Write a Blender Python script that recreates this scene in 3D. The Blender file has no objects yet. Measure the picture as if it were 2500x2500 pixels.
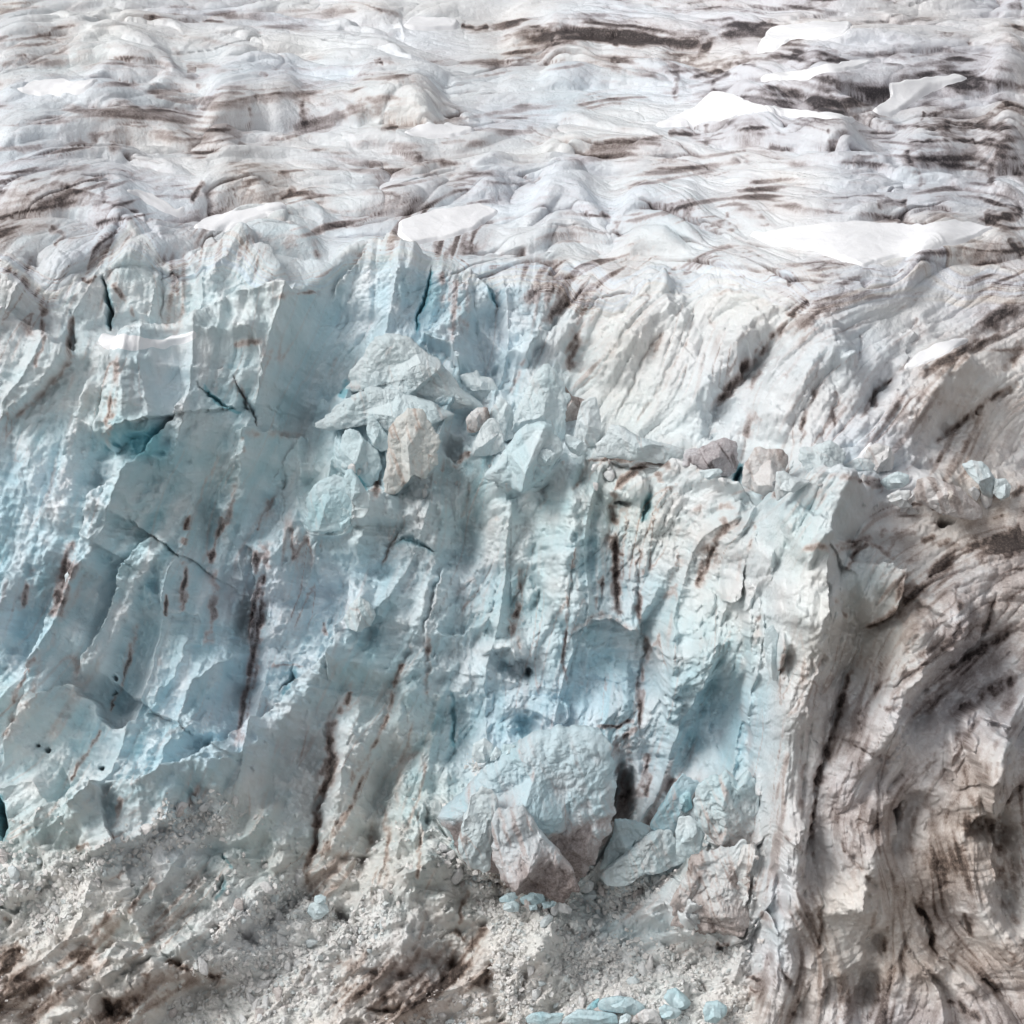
import bpy, bmesh, math, random
import numpy as np
from mathutils import Vector
Q = 1.0                                   # mesh density
random.seed(7); rng = np.random.default_rng(11)
C = bpy.context.scene.collection
sc = bpy.context.scene
R = math.radians
f4 = np.float32

# ------------------------------------------------------------------ camera, sky, sun, exposure
PITCH = R(17.0); FOV = R(18.92); TH = math.tan(FOV / 2)
CAMZ = 120.0
cam = bpy.data.cameras.new('camera'); cam.angle = FOV; cam.clip_start = 1; cam.clip_end = 20000
co = bpy.data.objects.new('camera', cam); C.objects.link(co)
co.location = (0, 0, CAMZ); co.rotation_euler = (R(90) - PITCH, 0, 0)
sc.camera = co

SUN_EL, SUN_AZ = R(44), R(-122)            # azimuth measured from +Y towards +X
w = bpy.data.worlds.new("World"); sc.world = w; w.use_nodes = True
nt = w.node_tree; bg = nt.nodes['Background']
sky = nt.nodes.new('ShaderNodeTexSky'); sky.sky_type = 'NISHITA'; sky.sun_disc = False
sky.sun_elevation = SUN_EL; sky.sun_rotation = SUN_AZ
sky.air_density = 1.0; sky.dust_density = 4.0
hs = nt.nodes.new('ShaderNodeHueSaturation'); hs.inputs['Saturation'].default_value = 0.14   # cloud veil
nt.links.new(sky.outputs[0], hs.inputs['Color'])
wtc = nt.nodes.new('ShaderNodeTexCoord'); wsx = nt.nodes.new('ShaderNodeSeparateXYZ'); nt.links.new(wtc.outputs['Generated'], wsx.inputs[0])
wmr = nt.nodes.new('ShaderNodeMapRange'); wmr.inputs[1].default_value = -.05; wmr.inputs[2].default_value = 1.0; wmr.inputs[3].default_value = .80; wmr.inputs[4].default_value = 1.08
nt.links.new(wsx.outputs[2], wmr.inputs[0])                                                  # overcast: brighter overhead than at the horizon
wmx = nt.nodes.new('ShaderNodeVectorMath'); wmx.operation = 'SCALE'; nt.links.new(hs.outputs[0], wmx.inputs[0]); nt.links.new(wmr.outputs[0], wmx.inputs['Scale'])
nt.links.new(wmx.outputs[0], bg.inputs[0])
bg.inputs[1].default_value = 0.125
sl = bpy.data.lights.new('sun', 'SUN'); sl.energy = 1.1; sl.angle = R(24); sl.color = (1, .97, .93)
so = bpy.data.objects.new('sun', sl); C.objects.link(so)
sd = Vector((math.sin(SUN_AZ) * math.cos(SUN_EL), math.cos(SUN_AZ) * math.cos(SUN_EL), math.sin(SUN_EL)))
so.rotation_euler = (-sd).to_track_quat('-Z', 'Y').to_euler(); so.location = (-60, 200, 200)
sc.view_settings.view_transform = 'Standard'; sc.view_settings.look = 'None'
sc.view_settings.exposure = 0.22; sc.view_settings.gamma = 1; sc.view_settings.use_curve_mapping = False
sc.cycles.max_bounces = 8; sc.cycles.diffuse_bounces = 5

# ------------------------------------------------------------------ small numeric helpers
TAB = rng.random((256, 256)).astype(f4) * 2 - 1
def vn(x, y, seed=0):
    x = x + seed * 17.3; y = y + seed * 9.7
    xi = np.floor(x); yi = np.floor(y); fx = (x - xi).astype(f4); fy = (y - yi).astype(f4)
    xi = xi.astype(np.int32) & 255; yi = yi.astype(np.int32) & 255; x1 = (xi + 1) & 255; y1 = (yi + 1) & 255
    fx = fx * fx * fx * (fx * (fx * 6 - 15) + 10); fy = fy * fy * fy * (fy * (fy * 6 - 15) + 10)
    a = TAB[yi, xi]; b = TAB[yi, x1]; c = TAB[y1, xi]; d = TAB[y1, x1]
    a = a + (b - a) * fx; c = c + (d - c) * fx
    return a + (c - a) * fy
def fbm(x, y, n=4, seed=0, g=.5):
    s = 0; a = 1; t = 0
    for i in range(n):
        s = s + a * vn(x, y, seed + i * 3); t += a; a *= g; x, y = 2.03 * (x * .8 - y * .6), 2.03 * (x * .6 + y * .8)
    return s / t
def billow(x, y, n=3, seed=0, g=.5):
    s = 0; a = 1; t = 0
    for i in range(n):
        s = s + a * np.sqrt(np.abs(vn(x, y, seed + i * 3)) + .0008); t += a; a *= g; x, y = 2.03 * (x * .8 - y * .6), 2.03 * (x * .6 + y * .8)
    return s / t
JX = rng.random((256, 256)).astype(f4); JY = rng.random((256, 256)).astype(f4)
def worley(x, y, seed=0):                 # F1 distance
    x = x + seed * 13.1; y = y + seed * 5.3
    xi = np.floor(x).astype(np.int32); yi = np.floor(y).astype(np.int32)
    best = np.full(x.shape, 9, f4)
    for dx in (-1, 0, 1):
        for dy in (-1, 0, 1):
            ax = xi + dx; ay = yi + dy; a = ax & 255; b = ay & 255
            d = (ax + JX[b, a] - x) ** 2 + (ay + JY[b, a] - y) ** 2
            best = np.minimum(best, d)
    return np.sqrt(best)
def worley2(x, y, seed=0):                # F2-F1 and a random value per cell
    x = x + seed * 13.1; y = y + seed * 5.3
    xi = np.floor(x).astype(np.int32); yi = np.floor(y).astype(np.int32)
    f1 = np.full(x.shape, 9, f4); f2 = f1.copy(); idv = np.zeros(x.shape, f4); tx = idv.copy(); ty = idv.copy()
    for dx in (-1, 0, 1):
        for dy in (-1, 0, 1):
            ax = xi + dx; ay = yi + dy; a = ax & 255; b = ay & 255
            ex = x - ax - JX[b, a]; ey = y - ay - JY[b, a]; d = ex * ex + ey * ey
            m = d < f1; f2 = np.where(m, f1, np.minimum(f2, d)); f1 = np.where(m, d, f1); r = TAB[b, a]; q = TAB[a, b]
            idv = np.where(m, r + ex * q * 1.4 + ey * (q * r * 2.5 + .5), idv)
    return np.sqrt(f2) - np.sqrt(f1), idv
def ss(a, b, x):
    t = np.clip((x - a) / (b - a), 0, 1); return t * t * (3 - 2 * t)
def blur(a, r):
    r = max(1, int(r)); k = 2 * r + 1
    for _ in range(2):
        for ax in (0, 1):
            p = np.pad(a, [(r + 1, r) if i == ax else (0, 0) for i in (0, 1)], mode='edge').cumsum(axis=ax, dtype=np.float64)
            a = ((p[k:] - p[:-k]) if ax == 0 else (p[:, k:] - p[:, :-k])) / k
    return a.astype(f4)
def bil(m, x, y):                         # bilinear lookup, index coordinates
    h, w_ = m.shape; x = np.clip(x, 0, w_ - 1.001); y = np.clip(y, 0, h - 1.001)
    xi = x.astype(np.int32); yi = y.astype(np.int32); fx = (x - xi).astype(f4); fy = (y - yi).astype(f4)
    a = m[yi, xi] * (1 - fx) + m[yi, xi + 1] * fx
    return a * (1 - fy) + (m[yi + 1, xi] * (1 - fx) + m[yi + 1, xi + 1] * fx) * fy

# ------------------------------------------------------------------ the base slope of the glacier: local steepness, integrated uphill
U0, U1, V0, V1 = -.10, 1.10, -.10, 1.09
NC = int(1300 * Q)
vv = np.linspace(V0, V1, 4000); dens = 1 + 1.3 * (1 - ss(.27, .33, vv)); cd = np.cumsum(dens); cd = (cd - cd[0]) / (cd[-1] - cd[0])
NR = int(1850 * Q)
vrow = np.interp(np.linspace(0, 1, NR), cd, vv).astype(f4); urow = np.linspace(U0, U1, NC).astype(f4)
U, V = np.meshgrid(urow, vrow); PX = U * 2500; PY = V * 2500
COLS = {0.00: [(-.1, 7), (.225, 9), (.245, 58), (.30, 66), (.56, 66), (.78, 62), (.83, 35), (.92, 46), (1.1, 36)],
        0.10: [(-.1, 7), (.24, 9), (.26, 62), (.318, 64), (.322, 8), (.338, 8), (.345, 72), (.56, 68), (.78, 62), (.82, 38), (.92, 46), (1.1, 36)],
        0.20: [(-.1, 7), (.245, 9), (.262, 62), (.318, 64), (.322, 8), (.338, 8), (.345, 74), (.56, 70), (.76, 60), (.81, 38), (.92, 46), (1.1, 36)],
        0.30: [(-.1, 7), (.25, 9), (.27, 58), (.32, 55), (.34, 60), (.56, 70), (.75, 62), (.80, 38), (.92, 46), (1.1, 36)],
        0.40: [(-.1, 7), (.25, 9), (.27, 66), (.345, 62), (.36, 45), (.45, 48), (.50, 70), (.75, 62), (.82, 42), (1.1, 40)],
        0.50: [(-.1, 7), (.26, 9), (.28, 62), (.41, 58), (.425, 12), (.44, 14), (.455, 66), (.70, 72), (.80, 55), (.86, 36), (1.1, 34)],
        0.60: [(-.1, 7), (.265, 9), (.29, 52), (.42, 52), (.435, 8), (.455, 8), (.47, 76), (.72, 78), (.80, 52), (.86, 40), (1.1, 34)],
        0.70: [(-.1, 7), (.265, 9), (.29, 48), (.44, 48), (.455, 5), (.475, 5), (.49, 78), (.76, 80), (.83, 56), (.90, 46), (1.1, 38)],
        0.735: [(-.1, 7), (.265, 9), (.29, 48), (.44, 48), (.455, 5), (.48, 7), (.50, 72), (.76, 76), (.83, 58), (.90, 50), (1.1, 42)],
        0.752: [(-.1, 7), (.265, 9), (.29, 46), (.44, 46), (.46, 5), (.475, 5), (.49, 62), (.62, 76), (1.1, 77)],
        0.80: [(-.1, 7), (.265, 9), (.29, 46), (.44, 46), (.46, 5), (.475, 5), (.49, 62), (.62, 76), (1.1, 77)],
        0.86: [(-.1, 7), (.265, 9), (.29, 44), (.45, 48), (.465, 7), (.51, 8), (.53, 55), (.62, 74), (1.1, 76)],
        1.00: [(-.1, 7), (.26, 9), (.30, 40), (.45, 46), (.47, 10), (.53, 10), (.56, 55), (.62, 70), (1.1, 72)]}
ks = sorted(COLS); tabv = np.array([np.interp(vrow, *zip(*COLS[k])) for k in ks])
edge_ = np.interp(vrow, [.42, .5, .536, .60, .65, .676, .72, .76, .80, .85, .872, .91, .956, 1.0, 1.1], [.744, .735, .718, .727, .727, .722, .732, .730, .74, .75, .763, .75, .755, .743, .74]) - .7435
edge_ = edge_ + .007 * vn(vrow * 22, vrow * 0, 7) + .004 * vn(vrow * 60, vrow * 0, 4) + .002 * vn(vrow * 170, vrow * 0, 5)      # the corner between the blue recess and the flank wanders
PH = np.array([np.interp(urow - edge_[i] * np.exp(-((urow - .745) / .06) ** 2), ks, tabv[:, i]) for i in range(NR)]).astype(f4)
brk = np.interp(urow, [0, .06, .10, .13, .17, .22, .27, .31, .36, .42, .46, .52, .6, .7, .8, .9, 1], [.004, -.012, .014, .020, .0, .010, -.010, .004, .016, .010, -.006, -.004, -.014, -.004, -.016, -.006, -.018])
brk = (brk + .007 * vn(urow * 16, urow * 0, 51) + .004 * vn(urow * 45, urow * 0, 52)).astype(f4)          # the lip where the plateau breaks off wanders up and down
soft_ = ss(.5, .62, urow) * .012
for j in range(NC): PH[:, j] = np.interp(vrow + brk[j] * np.exp(-((vrow - .27) / .045) ** 2), vrow, PH[:, j])
PH = np.radians(blur(PH, 4 * Q))
cp, sp = math.cos(PITCH), math.sin(PITCH)
def ray(u, v):                            # un-normalised view ray of a picture position, depth 1
    rx = TH * (2 * u - 1); k = -TH * (2 * v - 1)
    return rx, cp + k * sp, -sp + k * cp
_, ry, rz = ray(0, vrow.astype(np.float64))
T = np.zeros((NR, NC)); T[-1] = 262 + 5 * np.interp(urow, [0, .3, .6, 1], [0, 1, 0, -1])
for i in range(NR - 2, -1, -1):
    s_, c_ = np.sin(PH[i]), np.cos(PH[i]); dy, dz = ry[i] - ry[i + 1], rz[i] - rz[i + 1]
    T[i] = T[i + 1] - T[i + 1] * (dy * s_ - dz * c_) / (ry[i] * s_ - rz[i] * c_)
T = T.astype(f4)
def blur_u(a, r):
    k = 2 * r + 1; p = np.pad(a, [(0, 0), (r + 1, r)], mode='edge').cumsum(axis=1, dtype=np.float64); return ((p[:, k:] - p[:, :-k]) / k).astype(f4)
Tb = blur_u(blur_u(T, int(55 * Q)), int(55 * Q)); kk = np.maximum(ss(.52, .45, V), .5); T = T * (1 - kk) + Tb * kk
rx = TH * (2 * U - 1)
BX = rx * T; BY = ry[:, None].astype(f4) * T; BZ = CAMZ + rz[:, None].astype(f4) * T
S = np.zeros_like(T); S[1:] = np.cumsum(np.hypot(np.diff(BY, axis=0), np.diff(BZ, axis=0)), axis=0)
S = S - S[:, NC // 2:NC // 2 + 1] * 0
PHs = blur(PH, 10 * Q); pl_ = 1 - ss(.25, .29, V + brk[None, :]); PHs = PHs * pl_ + np.maximum(PHs, R(58)) * (1 - pl_); NX = np.zeros_like(T); NY = -np.sin(PHs); NZ = np.cos(PHs)
SC = T / 300.0
STEEP = ss(R(20), R(45), PH)              # 0 on the flats, 1 on the walls
PLAT = 1 - ss(.253, .288, V + brk[None, :] + .008 * vn(U * 30, V * 30, 3))

# ------------------------------------------------------------------ ice flow direction (overview coordinates x1.294), degrees clockwise from +x
FLOW = """200,60,0 900,60,2 1500,60,8 1200,110,8 1700,110,172 1600,200,12 1850,240,2 1700,310,12 600,300,177 1000,300,5 300,350,170 1100,420,0 1800,400,10
1500,450,0 100,400,175 600,450,175 100,250,3 500,200,175 900,200,3 1250,200,170 80,560,105 200,560,95 330,560,92 450,540,100 600,600,125 700,560,95 850,560,92 950,620,95 1100,600,122 1230,540,150
1400,540,168 1350,700,115 1480,620,128 1300,620,110 1600,640,140 1750,660,150 1900,620,150 1500,750,115 1650,750,110 1800,750,115 1900,700,140 1800,830,115 1400,820,110
1200,750,118 1050,680,118 1600,540,170 1800,560,165 1880,950,170 1700,960,160 1500,900,125 1600,1050,115 1750,1040,150 1880,1030,160 1450,1150,95 1600,1200,110 1750,1250,135 1850,1200,130 1650,1300,105
1880,1350,120 1500,1400,100 1600,1500,100 1750,1450,130 1850,1500,95 1500,1600,85 1600,1700,80 1700,1650,85 1850,1650,80 1900,1750,60 1780,1800,40 1600,1850,95
1480,1850,100 1700,1880,110 1500,1750,60 30,800,115 100,950,118 250,700,88 200,1000,122 60,1100,108 300,1000,125 450,800,100 400,1000,100 350,1200,105
480,1100,95 470,1350,105 250,1200,115 150,1300,125 60,1400,130 300,1420,115 560,950,105 600,1100,98 700,1000,108 620,1350,118 560,1500,110 720,1250,105
850,1150,110 880,950,95 1000,1000,95 1100,1050,95 1200,1100,92 1300,1150,95 1000,1350,95 900,1400,88 1150,1300,90 1330,1350,112 750,1450,115 850,1550,105
650,1700,125 100,1600,155 300,1550,150 200,1700,142 400,1650,145 500,1650,140 100,1850,140 350,1800,150 500,1800,155 650,1800,140 800,1700,118 900,1800,128
1000,1600,120 1100,1700,130 1300,1650,140 1200,1800,168 1400,1700,110 900,1900,150 1300,1900,0 750,700,120 900,780,110 1250,850,160 1400,930,165"""
fp = np.array([[float(q) for q in s.split(',')] for s in FLOW.split()])
ML = 1250; MG = 70
gx, gy = np.meshgrid(np.linspace(-250, 2750, MG), np.linspace(-250, 2725, MG))
wx = np.zeros_like(gx); wy = np.zeros_like(gx); ws = np.zeros_like(gx)
for x, y, a in fp:
    d2 = (gx - x * 1.294) ** 2 + (gy - y * 1.294) ** 2 + 900; wt = d2 ** -1.6
    wx += wt * math.cos(2 * R(a)); wy += wt * math.sin(2 * R(a))
ang = (np.arctan2(wy, wx) / 2).astype(f4)
ii = np.linspace(0, MG - 1, ML); iy, ix = np.meshgrid(ii, ii, indexing='ij')
c2 = bil(np.cos(2 * ang), ix, iy); s2 = bil(np.sin(2 * ang), ix, iy)
yy_, xx_ = np.meshgrid(np.arange(ML), np.arange(ML), indexing='ij')
wob = (fbm(xx_ / 70., yy_ / 70., 3, 40) * .38).astype(f4)
A = np.arctan2(s2, c2) / 2 + wob; A = np.where(A < -.6, A + np.pi, A)
FX, FY = np.cos(A).astype(f4), np.sin(A).astype(f4)
def lic(noise, n, step=1.0):
    k = noise.shape[0] / ML; acc = noise.copy()
    for sg in (1, -1):
        x = (xx_[:noise.shape[0], :noise.shape[0]] / 1.0).astype(f4) if k == 1 else np.meshgrid(np.arange(noise.shape[0], dtype=f4), np.arange(noise.shape[0], dtype=f4))[0]
        y = x.T.copy(); y = np.meshgrid(np.arange(noise.shape[0], dtype=f4), np.arange(noise.shape[0], dtype=f4))[1]
        px, py = np.zeros_like(x), np.zeros_like(x)
        for j in range(n):
            xi = np.clip((x / k).astype(np.int32), 0, ML - 1); yi = np.clip((y / k).astype(np.int32), 0, ML - 1)
            vx = FX[yi, xi]; vy = FY[yi, xi]
            if j == 0: vx = vx * sg; vy = vy * sg
            else:
                s = np.where(vx * px + vy * py < 0, -1, 1).astype(f4); vx = vx * s; vy = vy * s
            px, py = vx, vy; x = x + vx * step; y = y + vy * step
            h = 1 - j / n
            acc = acc + h * noise[np.clip(np.round(y), 0, noise.shape[0] - 1).astype(np.int32), np.clip(np.round(x), 0, noise.shape[0] - 1).astype(np.int32)]
    acc = acc - blur(acc, 60 * k); return (acc / acc.std()).astype(f4)
r1 = np.random.default_rng(3)
L1m = lic(blur(r1.standard_normal((ML, ML)).astype(f4), 1), 16, 1.5)
h_ = ML // 2
L2m = lic(blur(r1.standard_normal((h_, h_)).astype(f4), 2), 24, 1.5)
q_ = ML // 3
L3m = lic(blur(r1.standard_normal((q_, q_)).astype(f4), 5), 24, 2)
L4m = lic(blur(r1.standard_normal((q_, q_)).astype(f4), 10), 34, 2.5)
def mp(m, x=None, y=None): k = m.shape[0] - 1; x = PX if x is None else x; y = PY if y is None else y; return bil(m, (x + 250) / 3000 * k, (y + 250) / 2975 * k)
L1, L2, L3, L4 = mp(L1m), mp(L2m), mp(L3m), mp(L4m)

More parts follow.
